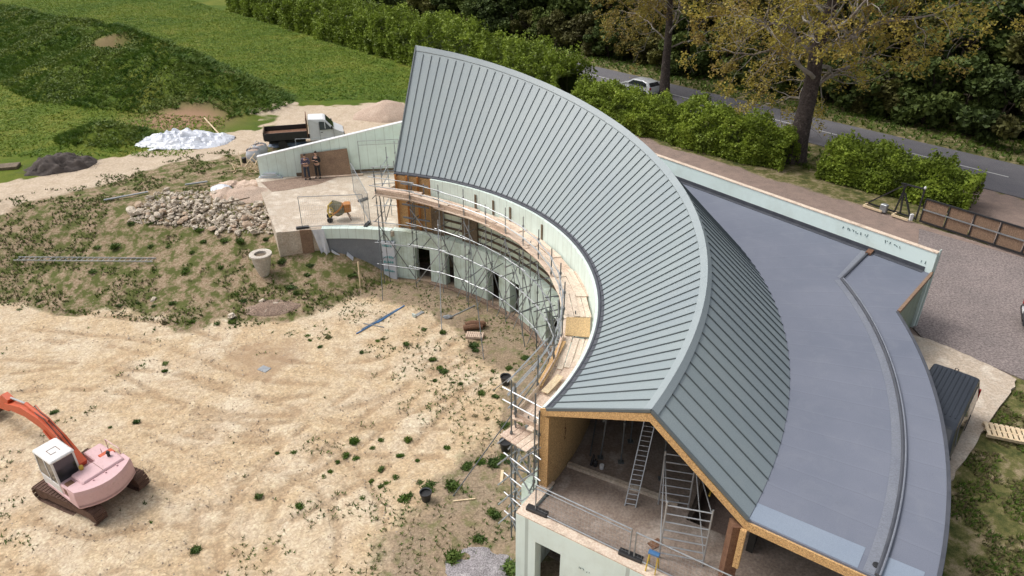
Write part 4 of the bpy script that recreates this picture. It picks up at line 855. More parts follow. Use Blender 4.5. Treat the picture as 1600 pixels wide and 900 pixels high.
def hedge(name, label, A, B, w0, h, dens, seed, lsize=.13):
    rng = np.random.default_rng(seed); A = np.array(A, float); B = np.array(B, float); L = np.linalg.norm(B - A); d = (B - A) / L; n = np.array([-d[1], d[0]])
    if n @ np.array([.77, .64]) < 0: n = -n
    N = int(L * dens); u = rng.uniform(0, L, N); ang = rng.uniform(-.25, 1.0, N) * np.pi
    px = A[0] + d[0] * u; py = A[1] + d[1] * u
    bump = 1 + .30 * (vnoise(u, u * 0 + 5, 1.7, seed) - .5) + .62 * (vnoise(u, ang * 3, .9, seed + 1) - .5) + .30 * (vnoise(u, ang * 7, .35, seed + 2) - .5); q = rng.uniform(.72, 1.03, N) ** .5 * bump
    sq = lambda c: np.sign(c) * np.abs(c) ** .7
    off = w0 / 2 * (1 - sq(np.cos(ang)) * q) ; hz = h * np.clip(sq(np.sin(np.clip(ang, 0, np.pi))) * q, 0, 2); low = ang < 0; hz = np.where(low, rng.uniform(0, h * .5, N), hz)
    shoots = rng.random(N) < .03; hz = hz + shoots * rng.uniform(0, .5, N) * (hz > h * .7)
    x = px + n[0] * off; y = py + n[1] * off; z = terr(x, y) + hz + .05
    rt = thing(name, (A[0], A[1], gz(*A)), 0, label, 'hedge'); o = -np.array(rt.location)
    quads('foliage', leaves(np.stack([x, y, z], 1) + o, lsize, rng, .2), M['hedge'], rt)
    # dark inner twigs and stems
    m = MB(); m.X = Matrix.Translation(-Vector(rt.location)); rn = random.Random(seed)
    for i in range(int(L * 2.2)):
        t = rn.uniform(0, L); o_ = rn.uniform(.2, .8) * w0; p = Vector((A[0] + d[0] * t + n[0] * o_, A[1] + d[1] * t + n[1] * o_, 0)); p.z = gz(p.x, p.y) - .1
        q = p + Vector((rn.uniform(-.7, .7), rn.uniform(-.7, .7), h * rn.uniform(.6, .9))); m.tube(p, q, .035, 4, .012)
    m.build('stems', M['darkbark'], rt)
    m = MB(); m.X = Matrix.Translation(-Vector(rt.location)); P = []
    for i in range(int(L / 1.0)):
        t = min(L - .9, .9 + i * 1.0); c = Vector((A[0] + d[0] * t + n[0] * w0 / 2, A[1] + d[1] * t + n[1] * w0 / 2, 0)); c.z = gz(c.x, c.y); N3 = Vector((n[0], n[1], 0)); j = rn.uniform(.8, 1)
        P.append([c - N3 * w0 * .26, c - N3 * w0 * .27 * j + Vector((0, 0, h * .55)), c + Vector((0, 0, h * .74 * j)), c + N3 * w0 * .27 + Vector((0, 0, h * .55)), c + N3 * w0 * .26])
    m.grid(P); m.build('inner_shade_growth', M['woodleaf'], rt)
    return rt
hedge('field_hedge', 'long tall bright green hedge running along the edge of the grass field', (-46, 122), (3.6, 62.8), 5.4, 4.3, 1500, 21, .19)
hedge('roadside_hedge', 'thick green hedge behind the roof ridge and in front of the silver car', (4.6, 60.6), (18.6, 46.6), 3.3, 2.6, 3000, 22, .125)
hedge('gate_hedge', 'yellow green hedge between the big oak trunk and the wooden gate', (20.6, 45.5), (27.4, 39.2), 3.2, 2.5, 3200, 23, .12)

def crown_proto(seed, nleaf, rx, rz, h, ls, mat, trunkr, clumps=26):
    rng = np.random.default_rng(seed); C = []
    for i in range(clumps):
        a = rng.uniform(0, 2 * np.pi); f = rng.uniform(.15, 1) ** .6; zz = rng.uniform(-.9, 1)
        C.append((np.cos(a) * rx * f * math.sqrt(max(.05, 1 - zz * zz * .8)), np.sin(a) * rx * f * math.sqrt(max(.05, 1 - zz * zz * .8)), h - rz + zz * rz * .95, rng.uniform(.8, 1.7) * rx / 4.2))
    C = np.array(C); k = rng.integers(0, len(C), nleaf); D = rng.normal(size=(nleaf, 3)); D /= np.linalg.norm(D, axis=1)[:, None]; D *= (rng.random(nleaf) ** .33)[:, None]
    P = C[k, :3] + D * C[k, 3][:, None] * (1.15, 1.15, .8); Q = leaves(P, ls, rng, .3)
    m = MB(); top = Vector((rng.uniform(-.4, .4), rng.uniform(-.4, .4), h - rz * .6)); m.path([(0, 0, -.3), (0, 0, .5), tuple(top * .5), tuple(top)], [trunkr * 1.5, trunkr, trunkr * .8, trunkr * .4], 7)
    for i in range(0, len(C), 2):
        s0 = top * rng.uniform(.3, 1.0); e = Vector(C[i, :3]); mid = (s0 + e) / 2 + Vector((0, 0, .4)); m.path([s0, mid, e], [trunkr * .4, trunkr * .25, trunkr * .08], 5)
    return Q, m, mat
def woods():
    protos = [crown_proto(41, 7500, 3.6, 4.6, 10.5, .34, 'woodleaf', .3), crown_proto(42, 7500, 4.2, 5.2, 12, .36, 'woodleaf', .35, 30), crown_proto(43, 6500, 3.2, 4.8, 11, .34, 'woodleaf2', .28, 22), crown_proto(44, 5200, 2.6, 2.2, 4.4, .27, 'woodleaf', .14, 20), crown_proto(45, 5000, 2.4, 1.9, 3.8, .25, 'woodleaf2', .12, 18)]
    src = []
    labs = [('dense dark evergreen tree in the shaded wood beyond the road', 'woodland_tree', 'tree', 'dense dark trees beyond the road'), ('tall broad dark green tree in the wood beyond the road', 'woodland_tree', 'tree', 'tall broad dark trees beyond the road'),
            ('brownish green loose tree in the wood beyond the road', 'woodland_tree', 'tree', 'brownish trees beyond the road'), ('low dark green shrub at the edge of the wood beyond the road', 'woodland_shrub', 'shrub', 'dark shrubs along the far verge'), ('low brown green shrub at the edge of the wood beyond the road', 'woodland_shrub', 'shrub', 'brownish shrubs along the far verge')]
    for (Q, m, mat), (lb, nm, ct, g) in zip(protos, labs):
        t = thing(nm, (0, 0, 0), 0, lb, ct, g); quads('crown', Q, M[mat], t); m.build('trunk', M['darkbark'], t, True); src.append(t)
    rn = random.Random(9); used = set()
    def put(k, x, y, s):
        t = src[k] if k not in used else copy_tree(src[k]); used.add(k); t.location = (x, y, gz(x, y)); t.rotation_euler = (0, 0, rn.uniform(0, 6.28)); t.scale = (s, s, s * rn.uniform(.9, 1.15))
    s = -125
    while s < 25:
        p = sn(s + rn.uniform(-.7, .7), 64.2 + rn.uniform(-.6, 1.4) + (0 if s > -50 else -.0006 * (s + 45) ** 2)); put(3 if rn.random() < .6 else 4, p.x, p.y, rn.uniform(.8, 1.15)); s += 3.0
    for n, st, k0 in ((68.5, 4.6, 0), (74.5, 5.2, 1), (82, 6.0, 1), (92, 8, 1)):
        s = -128
        while s < (42 if n > 70 else 30):
            p = sn(s + rn.uniform(-1, 1), n + rn.uniform(-1.4, 1.4) + (0 if s > -50 else -.0006 * (s + 45) ** 2)); put(rn.choice([0, 1, 2, 0]), p.x, p.y, rn.uniform(.85, 1.2)); s += st
woods()

# the two oaks by the road, bronze young leaves on twisted grey branches
def oak(name, label, base, h, r0, spread, seed, nleaf, leafmat, lean=(0, 0), start=4.0, nl=11, droop=.0):
    rn = random.Random(seed); rng = np.random.default_rng(seed); rt = thing(name, base, 0, label, 'tree'); tr = MB(); br = MB(); tips = []; anch = []
    def vr(s): return Vector((rn.gauss(0, s), rn.gauss(0, s), rn.gauss(0, s)))
    tp = [Vector((0, 0, -.4)), Vector((0, 0, .3)), Vector((lean[0] * .1, lean[1] * .1, 1.5))]; rr = [r0 * 1.65, r0 * 1.25, r0]
    z = 1.5
    while z < h: 
        z += 1.6; tp.append(Vector((lean[0] * z / h + rn.uniform(-.18, .18), lean[1] * z / h + rn.uniform(-.18, .18), z))); rr.append(max(.10, r0 * (1 - .78 * z / h)))
    tr.path(tp, rr, 12)
    def grow(p, d, L, r, lev):
        n = max(3, int(L / .5)); pts = [p]; rs = [r]; cur = d.normalized(); step = L / n
        for i in range(n):
            cur = (cur + vr(.30 if lev else .20) + Vector((0, 0, .02 if lev < 2 else 0.0))).normalized(); cur.z -= droop * .05; pts.append(pts[-1] + cur * step); rs.append(max(.008, r * (1 - .8 * (i + 1) / n)))
            if lev < 3 and i >= (1 if lev else 2):
                for q in range(1 if lev < 2 else 1):
                    if rn.random() < (.85 if lev == 0 else .72):
                        sd_ = (cur.cross(vr(1)).normalized() * rn.uniform(.7, 1.2) + cur * .7 + Vector((0, 0, .1))); grow(pts[-1].copy(), sd_, L * rn.uniform(.34, .56) * (1 - .35 * i / n), rs[-1] * .58, lev + 1)
            if lev >= 1: anch.append((pts[-1].copy(), lev))
        br.path(pts, rs, 7 if lev == 0 else 5 if lev == 1 else 3)
    for i in range(nl):
        z = start + (h - start) * (i + .3) / nl; a = i * 2.4 + rn.uniform(-.4, .4); k = min(len(tp) - 1, int(z / 1.6) + 1); p = tp[k] * 1.0; p.z = z
        L = spread * (1.05 - .45 * abs(z / h - .45)) * rn.uniform(.8, 1.1); grow(p, Vector((math.cos(a), math.sin(a), rn.uniform(.05, .45) + .5 * z / h)), L, r0 * rn.uniform(.15, .25), 0)
    tr.build('trunk', M['bark'], rt, True); br.build('branches', M['twig'], rt, True)
    A = np.array([list(a[0]) for a in anch if a[1] >= 2]); A = A[vnoise(A[:, 0] + A[:, 2], A[:, 1] + A[:, 2] * .7, 1.6, seed) > .30]
    k = rng.integers(0, len(A), nleaf // 4); P = np.repeat(A[k] + rng.normal(size=(len(k), 3)) * .22, 4, 0) + rng.normal(size=(len(k) * 4, 3)) * .10
    quads('crown', leaves(P, .115, rng, .3), M[leafmat], rt); return rt
b1 = gp(1240, 252); oak('oak_tree', 'large oak with a thick dark trunk and bronze yellow leaves between two hedges', (b1.x, b1.y, b1.z), 17, .70, 9.8, 5, 50000, 'oakleaf', (.6, .6), 4.6, 21)
b2 = gp(1037, 150); oak('oak_tree', 'second oak with a slimmer straight trunk standing right of the silver car', (b2.x, b2.y, b2.z), 16, .46, 9.6, 16, 40000, 'oakleaf2', (-.3, .2), 4.2, 18)

# ------------------------------------------------------------------ scaffold round the inner curve
def scaffold():
    base = PO(30, 12, 0); t = thing('tube_scaffold', (base.x, base.y, 0), 0, 'galvanised tube scaffold standing along the concave wall under the roof eave', 'scaffold'); O = Matrix.Translation(-Vector((base.x, base.y, 0)))
    def part(): m = MB(); m.X = O; return m
    PH = [78, 68.5, 60, 52, 44.5, 37, 29.5, 22, 14, 6, -2, -10, -18, -26, -33.5]
    ro = [11.75, 11.85] + [11.95] * 13; rn = random.Random(2)
    zpl = lambda p: 5.1 + .4 * float(sstep(55, 76, p))
    G = 'galv'
    def tube(name, a, b, mat='galv', r=.026, col=()):
        m = part(); m.tube(a, b, r, 6); d = (Vector(b) - Vector(a))
        for f in col: c = Vector(a) + d * f; m.tube(c - d.normalized() * .05, c + d.normalized() * .05, r * 1.9, 6)
        m.build(name, M[mat], t)
    for i, p in enumerate(PH):
        g = -.15; zt = zpl(p) + rn.uniform(1.15, 1.6); mt = rn.choice(['galvdark', 'galv', 'galvdark'])
        tube('standard', PO(p, ro[i], g), PO(p, ro[i], zt), mt, .026, (.3, .52, .72, .82, .93))
        if i % 2 == 0 or p > 50: tube('standard', PO(p + .4, 12.45, g), PO(p + .4, 12.42, zpl(p) + rn.uniform(-.2, .3)), mt, .026, (.3, .55, .8))
        for z in (1.35, 2.75, 4.0, zpl(p) - .12): tube('transom', PO(p + .6, ro[i] - .22, z), PO(p + .6, 12.60 if z < 3 else 13.0, z + .02), rn.choice(['galv', 'galvdark']))
    for i in range(len(PH) - 1):
        a, b = PH[i], PH[i + 1]; da = 1.6
        for z in (1.3, 2.7, 3.95): tube('ledger', PO(a + da, ro[i] - .04, z + rn.uniform(-.08, .08)), PO(b - da, ro[i + 1] - .04, z + rn.uniform(-.08, .08)), 'alu' if rn.random() < .45 else 'galv')
        for dz in (.55, 1.05): tube('guard_rail', PO(a + da, ro[i] - .04, zpl(a) + dz), PO(b - da, ro[i + 1] - .04, zpl(b) + dz), 'alu' if i > 2 else 'galv')
        if i % 2: tube('diagonal_brace', PO(a, ro[i] + .05, .2), PO(b, ro[i + 1] + .05, 2.7), 'galv'); tube('diagonal_brace', PO(b, ro[i + 1] - .06, 2.7), PO(a, ro[i] - .06, 4.9), 'galv')
        else: tube('diagonal_brace', PO(b, ro[i + 1] + .05, .5), PO(a, ro[i] + .05, 3.6), 'galvdark')
        tube('transom', PO((a + b) / 2, ro[i] - .5, 2.0 + .9 * (i % 3)), PO((a + b) / 2 + 1, 12.6, 2.02 + .9 * (i % 3)), 'galvdark')
        if i > 1: tube('diagonal_brace', PO(a + 2, ro[i] - .3, .3), PO(b + 1.5, ro[i] + .2, 4.6), 'galv', .022)
        if i in (3, 5, 7, 9, 11): tube('diagonal_brace', PO(a, 12.4, .2), PO(b, 12.4, 2.6), 'galvdark')
    # raking props out to the yard: (foot pixel, head angle, head height)
    for (fx, fy, p, z) in ((598, 470, 78, 4.6), (610, 440, 77, 5.3), (690, 515, 60, 4.6), (756, 562, 50, 4.8), (820, 542, 33, 3.6), (812, 470, 30, 4.9), (708, 775, -14, 4.9), (770, 610, -6, 4.4), (732, 480, 50, 3.4)):
        f = gp(fx, fy); tube('raking_prop', f, PO(p, 11.8, z), 'galvdark' if rn.random() < .5 else 'galv', .022, (.95,))
    # west end frame rising from the terrace
    for x, y in ((-7.35, 37.6), (-7.2, 38.9), (-6.6, 37.6), (-6.75, 39.2)): tube('standard', (x, y, 3.0), (x, y, 6.9 + rn.uniform(-.3, .6)), 'galv', .026, (.3, .65, .85))
    for z in (4.2, 5.5, 6.05, 6.5): tube('ledger', (-7.9, 37.55, z), (-5.9, 37.9 if z > 5 else 37.55, z), 'alu'); tube('transom', (-7.3, 37.3, z), (-7.2, 39.3, z), 'galv')
    tube('diagonal_brace', (-7.35, 37.6, 3.2), (-6.6, 37.55, 5.4), 'galvdark')
    # east end tower by the open gable
    c = [Vector((.70, 16.62, 0)), Vector((.84, 16.80, 0)), Vector((-.02, 17.42, 0)), Vector((.12, 17.72, 0))]
    for v, zt in zip(c, (7.0, 6.2, 6.9, 6.4)): tube('standard', v + Vector((0, 0, -.1)), v + Vector((0, 0, zt)), 'galvdark', .026, (.3, .5, .7, .85))
    for z in (1.0, 1.9, 2.8, 3.7, 4.6):
        tube('ledger', c[0] + Vector((.2, -.22, z)), c[2] + Vector((-.25, .27, z)), 'alu'); tube('transom', c[0] + Vector((-.45, -.35, z + .1)), c[1] + Vector((.15, .12, z + .1)), 'alu'); tube('transom', c[2] + Vector((-.45, -.35, z + .05)), c[3] + Vector((.1, .1, z + .05)), 'alu')
        tube('diagonal_brace', c[0] + Vector((-.05, 0, z - .9)), c[2] + Vector((-.05, 0, z)), 'galv')
    tube('diagonal_brace', c[2] + Vector((0, 0, .4)), c[0] + Vector((0, 0, 3.4)), 'galvdark')
    for dz in (.55, 1.05): tube('guard_rail', Vector((-.3, 18.05, 5.1 + dz)), Vector((1.0, 16.95, 5.1 + dz)), 'alu'); tube('guard_rail', Vector((-.15, 18.3, 5.1 + dz)), PO(-18, 11.7, 5.1 + dz), 'alu')
    # boards, each laid loose on the transoms
    k = 0; lab = {'wood': 'brown scaffold board lying on the upper lift of the tube scaffold under the eave', 'wood2': 'pale worn scaffold board lying on the upper lift of the tube scaffold under the eave'}
    def board(a, b, wd, mat, name='scaffold_board', th=.038, up=(0, 0, 1), label=None, group=True):
        m = MB(); a = Vector(a); b = Vector(b); c_ = (a + b) / 2; m.X = Matrix.Translation(-c_); m.bar(a, b, wd, th, up); o = m.build(name, M[mat]); o.location = c_
        tag(o, label or lab[mat], 'board', ('brown boards on the scaffold' if mat == 'wood' else 'pale boards on the scaffold') if group else None); return o
    for i in range(len(PH) - 1):
        a, b = PH[i], PH[i + 1]; z0, z1 = zpl(a), zpl(b); n = 5 if i != 10 else 2
        for j in range(n + (1 if i in (4, 5, 8) else 0)):
            r = 12.02 + j * .232; e = rn.uniform(.2, 1.8); mat = rn.choice(['wood', 'wood2', 'wood2', 'wood'])
            board(PO(a + e, r + (ro[i] - 11.95) + rn.uniform(-.02, .02), z0 + .02 + .042 * ((i + j // 3) % 2)), PO(b - rn.uniform(.2, 1.6), r + (ro[i + 1] - 11.95), z1 + .02 + .042 * ((i + j // 3) % 2)), .222, mat)
        if i < 5 or i > 10: board(PO(a, ro[i] + .06, z0 + .17), PO(b, ro[i + 1] + .06, z1 + .17), .225, 'wood', 'toe_board', .038, PO(a, 1, 0) - PO(a, 0, 0), 'toe board standing on edge along the outside of the scaffold platform')
    m = MB(); q = [PO(-3.2, 12.05, 5.21), PO(-3.2, 13.0, 5.21), PO(-9.4, 13.0, 5.21), PO(-9.4, 12.05, 5.21)]; m.prism(q[::-1], (0, 0, .02)); tag(m.build('osb_sheet', M['osb2']), 'square brown sheet of board lying across the middle of the scaffold platform', 'sheet')
    # west end long toe board and end lift
    board(aty(588, 302, 36.7), aty(680, 320, 36.0), .05, 'wood', 'end_toe_board', .24, (0, 0, 1), 'long brown toe board sticking out over the terrace at the west end of the platform', False)
    board(aty(590, 304, 36.8), aty(630, 287, 38.2), .05, 'wood', 'end_toe_board', .22, (0, 0, 1), 'short toe board closing the west end of the scaffold platform', False)
    a0 = Vector((-.02, 17.62, 4.72)); 
    for j in range(5): o_ = Vector((.17, -.16, 0)) * j; board(a0 + o_ + Vector((-.3, -.3, 0)), a0 + o_ + Vector((.25, .25, .02)), .215, 'wood2' if j > 2 else 'wood')
    board(Vector((.02, 17.9, 5.2)), Vector((.95, 17.1, 5.2)), .05, 'wood', 'end_toe_board', .22, (0, 0, 1), 'dark toe board across the east end of the platform near the open gable', False)
    board(PO(-12, 12.05, 5.30), PO(-26, 12.0, 5.30), .2, 'osb', 'loose_plank', .05, (0, 0, 1), 'orange brown loose plank lying along the outer edge of the platform', False)
    board(PO(-22, 12.45, 5.32), PO(-27, 12.3, 5.30), .26, 'newwood', 'loose_plank', .03, (0, 0, 1), 'short fresh yellow plank lying on top of the pale platform boards', False)
scaffold()

# ------------------------------------------------------------------ fences, ladders and gear
def ladder(name, a, b, wd, rungs, label, mat='alu', side=None, parts=True):
    a = Vector(a); b = Vector(b); t = thing(name, a, 0, label, 'ladder'); d = b - a; s_ = Vector(side).normalized() if side else d.cross(Vector((0, 0, 1))).normalized(); up = s_.cross(d).normalized()
    for k in (-1, 1): m = MB(); m.bar(s_ * (k * wd / 2), s_ * (k * wd / 2) + d, .03, .07, up); m.build('stile', M[mat], t)
    for i in range(rungs): m = MB(); c = d * ((i + .5) / rungs); m.tube(c - s_ * wd / 2, c + s_ * wd / 2, .016, 6); m.build('rung', M[mat], t)
    return t
la, lb = gp(26, 407), gp(242, 409); ladder('long_ladder', la + Vector((0, 0, .12)), lb + Vector((0, 0, .12)), .42, 26, 'long grey ladder lying flat on the weedy bank at the left')
def mesh_fence(name, a, b, h, label, group=None, lean=0.0, net=True, group_feet=None, rail2=False):
    a = Vector(a); b = Vector(b); t = thing(name, a, 0, label, 'fence panel', group); d = b - a; n = Vector((-d.y, d.x, 0)).normalized() * lean; U = Vector((0, 0, 1)) * h + n; L = d.length
    m = MB()
    for p, q in ((d * 0, U), (d, d + U), (U, d + U), (U * .06, d + U * .06)): m.tube(p, q, .022, 6)
    m.build('frame', M['galv'], t)
    if net:
        m = MB(); k = int(L / .11); 
        for i in range(1, k): m.tube(d * (i / k) + U * .06, d * (i / k) + U, .003, 3, cap=False)
        for i in range(1, 7): m.tube(U * (i / 7), d + U * (i / 7), .003, 3, cap=False)
        m.build('wire_mesh', M['galv'], t)
    if rail2: m = MB(); m.tube(U * .88, d + U * .88, .018, 6); m.build('middle_rail', M['galv'], t)
    return t
def foot(p, rz, label):
    m = MB(); m.box((-.36, -.11, 0), (.36, .11, .13), .02); o = m.build('fence_foot', M['black']); o.location = p; o.rotation_euler = (0, 0, rz); tag(o, label, 'fence foot')
f1, f2, f3, f4 = at(473, 357, 3), at(571, 353, 3), at(577, 353, 3), at(577, 266, 3)
mesh_fence('mesh_fence_panel', f1, f2, 1.95, 'upright mesh fence panel in front of the orange cement mixer'); mesh_fence('mesh_fence_panel', f3 + Vector((.05, .15, 0)), Vector((-10.2, 42.6, 3)), 1.95, 'mesh fence panel standing edge on to the right of the cement mixer')
foot(f1, .3, 'black fence foot below the left end of the panel before the mixer'); foot(f2 + Vector((.1, .1, 0)), 1.4, 'black fence foot where the two panels meet right of the mixer'); foot(Vector((-9.35, 41.2, 3)), .9, 'black fence foot lying beside the edge on mesh panel')
g1, g2 = at(467, 273, 3), at(590, 268, 3)
mesh_fence('mesh_fence_panel', g1 + Vector((0, .25, 0)), g2 + Vector((0, .4, 0)), 2.35, 'tall mesh fence panel leaning on the mint wall behind the two people', lean=.25, net=False)
mesh_fence('mesh_fence_panel', Vector((-10.35, 45.9, 3)), Vector((-7.7, 46.35, 3)), 2.3, 'grey tube frame leaning on the mint wall close to the metal roof', lean=.1, net=False, rail2=True)
m = MB(); pa, pb = Vector((-14.2, 45.12, 3.05)), Vector((-10.95, 45.62, 3.05)); m.prism([pa, pb, pb + Vector((-.2, .38, 1.75)), pa + Vector((-.0, .38, 1.5))], (0, .03, 0)); tag(m.build('plywood_sheet', M['plywood']), 'large brown plywood sheet leaning against the mint wall behind the two people', 'sheet')
m = MB(); m.bar((-13.6, 45.1, 3.06), (-10.2, 45.75, 3.06), .22, .05); tag(m.build('low_plank', M['wood']), 'long pinkish plank lying on the terrace at the feet of the two people', 'plank')
def insul_stack():
    t = thing('insulation_offcuts', at(425, 277, 3), .15, 'small stack of pale blue insulation offcuts at the left corner of the terrace', 'offcuts'); rn = random.Random(4)
    for i in range(5): m = MB(); m.X = Matrix.Rotation(rn.uniform(-.3, .3), 4, 'Z'); m.box((-.85 + .1 * i, -.2, .07 * i), (.75 - .1 * i, .2, .07 * i + .06)); m.build('offcut', M['mintclean' if i % 2 else 'sheetwhite'], t)
insul_stack()
# tower deck fence and inside gear
W0 = Vector((.12, 15.64, 3.13)); Wf = Vector((.844, -.537, 0)).normalized()
tf0 = W0 + Wf * .55 + Vector((.15, .3, 0)); tf1 = tf0 + Wf * 3.15
mesh_fence('deck_fence_panel', tf0, tf1, 1.15, 'mesh fence panel guarding the edge of the open deck under the gable', rail2=True)
mesh_fence('deck_fence_panel', tf1 + Wf * .15, tf1 + Wf * 3.4, 1.1, 'second mesh panel continuing along the deck edge at the bottom of the picture')
m = MB()
foot(tf0 + Vector((.05, 0, 0)), -.5, 'black fence foot at the left corner of the deck edge'); foot(tf1 + Vector((.05, .0, 0)), -.5, 'black fence foot between the two deck fence panels')
def interior():
    l0 = Vector((3.74, 16.0, 3.0)); top = aty(1016, 655, 17.3); ladder('tall_ladder', l0, top, .34, 18, 'tall aluminium ladder leaning up to the ridge inside the open gable', side=(1, -.25, 0))
    l1 = PO(-24, 18.3, .2); ladder('stair_ladder', l1, l1 + Vector((.5, .9, 4.0)), .34, 14, 'short ladder rising out of the open stairwell behind the yellow pole', side=(1, -.3, 0))
    # aluminium tower
    c = [Vector((4.30, 14.05, 3.0)), Vector((5.5, 13.75, 3.0)), Vector((5.55, 15.9, 3.0)), Vector((4.65, 16.1, 3.0))]
    t = thing('aluminium_tower', c[0], 0, 'silver aluminium access tower standing on the deck below the sloping gable edge', 'access tower'); o = c[0]
    for q in c: m = MB(); m.tube(q - o, q - o + Vector((0, 0, 2.25)), .028, 8); m.build('post', M['alu'], t)
    for a, b in ((0, 1), (3, 2)):
        for k in range(7): m = MB(); z = Vector((0, 0, .2 + k * .32)); m.tube(c[a] - o + z, c[b] - o + z, .022, 6); m.build('rung', M['alu'], t)
    for a, b in ((0, 3), (1, 2)):
        m = MB(); m.tube(c[a] - o + Vector((0, 0, .3)), c[b] - o + Vector((0, 0, 1.9)), .018, 6); m.build('brace', M['alu'], t)
        m = MB(); m.tube(c[a] - o + Vector((0, 0, 2.05)), c[b] - o + Vector((0, 0, 2.05)), .018, 6); m.build('top_rail', M['alu'], t)
    m = MB(); a = aty(1108, 775, 15.3); b = aty(1122, 742, 16.2); m.bar(a, b, .05, .04); tag(m.build('yellow_pole', M['yellow']), 'bright yellow pole standing upright behind the aluminium tower', 'pole')
    for i, (px, py, pz, tx) in enumerate(((970, 722, 3.0, 0), (938, 715, 3.0, .2), (1033, 748, 3.0, 0), (985, 690, 3, 0))):
        p = at(px, py, pz); t = thing('floor_prop', p, 0, ['grey steel prop in the middle of the dim storey', 'grey steel prop near the brown board wall', 'grey steel prop just right of the tall ladder', 'grey steel prop at the back of the dim storey'][i], 'prop')
        m = MB(); m.tube((0, 0, 0), (tx, 0, 3.4), .03, 8); m.tube((0, 0, 1.6), (tx * .5, 0, 1.75), .05, 8); m.build('tube', M['galvdark'], t); m = MB(); m.box((-.1, -.1, 0), (.1, .1, .02)); m.build('base_plate', M['galvdark'], t)
    m = MB(); m.bar(at(922, 712, 3.02), aty(933, 648, 20), .05, .05); tag(m.build('leaning_tube', M['galvdark']), 'thin tube leaning at the back beside the board wall', 'tube')
    p = at(930, 728, 3.0); m = MB(); m.X = Matrix.Translation(p); m.lathe([(.07, 0), (.08, .2), (.03, .24), (.03, .3)], (0, 0, 0), 10); m.bar((-.15, 0, .02), (-.05, .1, .4), .08, .05); tag(m.build('hand_tool', M['black']), 'small black hand tool standing on the floor kerb', 'tool')
    p = at(940, 732, 3.0); m = MB(); m.X = Matrix.Translation(p); m.lathe([(.07, 0), (.08, .16)], (0, 0, 0), 12); tag(m.build('white_tub', M['white']), 'small white tub on the floor beside the black hand tool', 'tub')
    m = MB(); a = at(1024, 850, 3.0); m.X = Matrix.Translation(a) @ Matrix.Rotation(.5, 4, 'Z'); m.box((-.2, -.13, .004), (.2, .13, .03)); tag(m.build('floor_board', M['rust']), 'small brown board lying on the deck left of the aluminium tower', 'board')
    # blue topped trestle
    p = at(1018, 893, 3.0); t = thing('work_trestle', p, -.5, 'yellow legged trestle with a blue top at the bottom edge of the deck', 'trestle'); m = MB(); m.box((-.16, -.07, .72), (.16, .07, .80), .01); m.build('top', M['blue'], t)
    for x in (-.12, .12):
        for y in (-1, 1): m = MB(); m.bar((x, y * .03, .72), (x * 1.2, y * .2, 0), .03, .03); m.build('leg', M['yellow'], t)
interior()

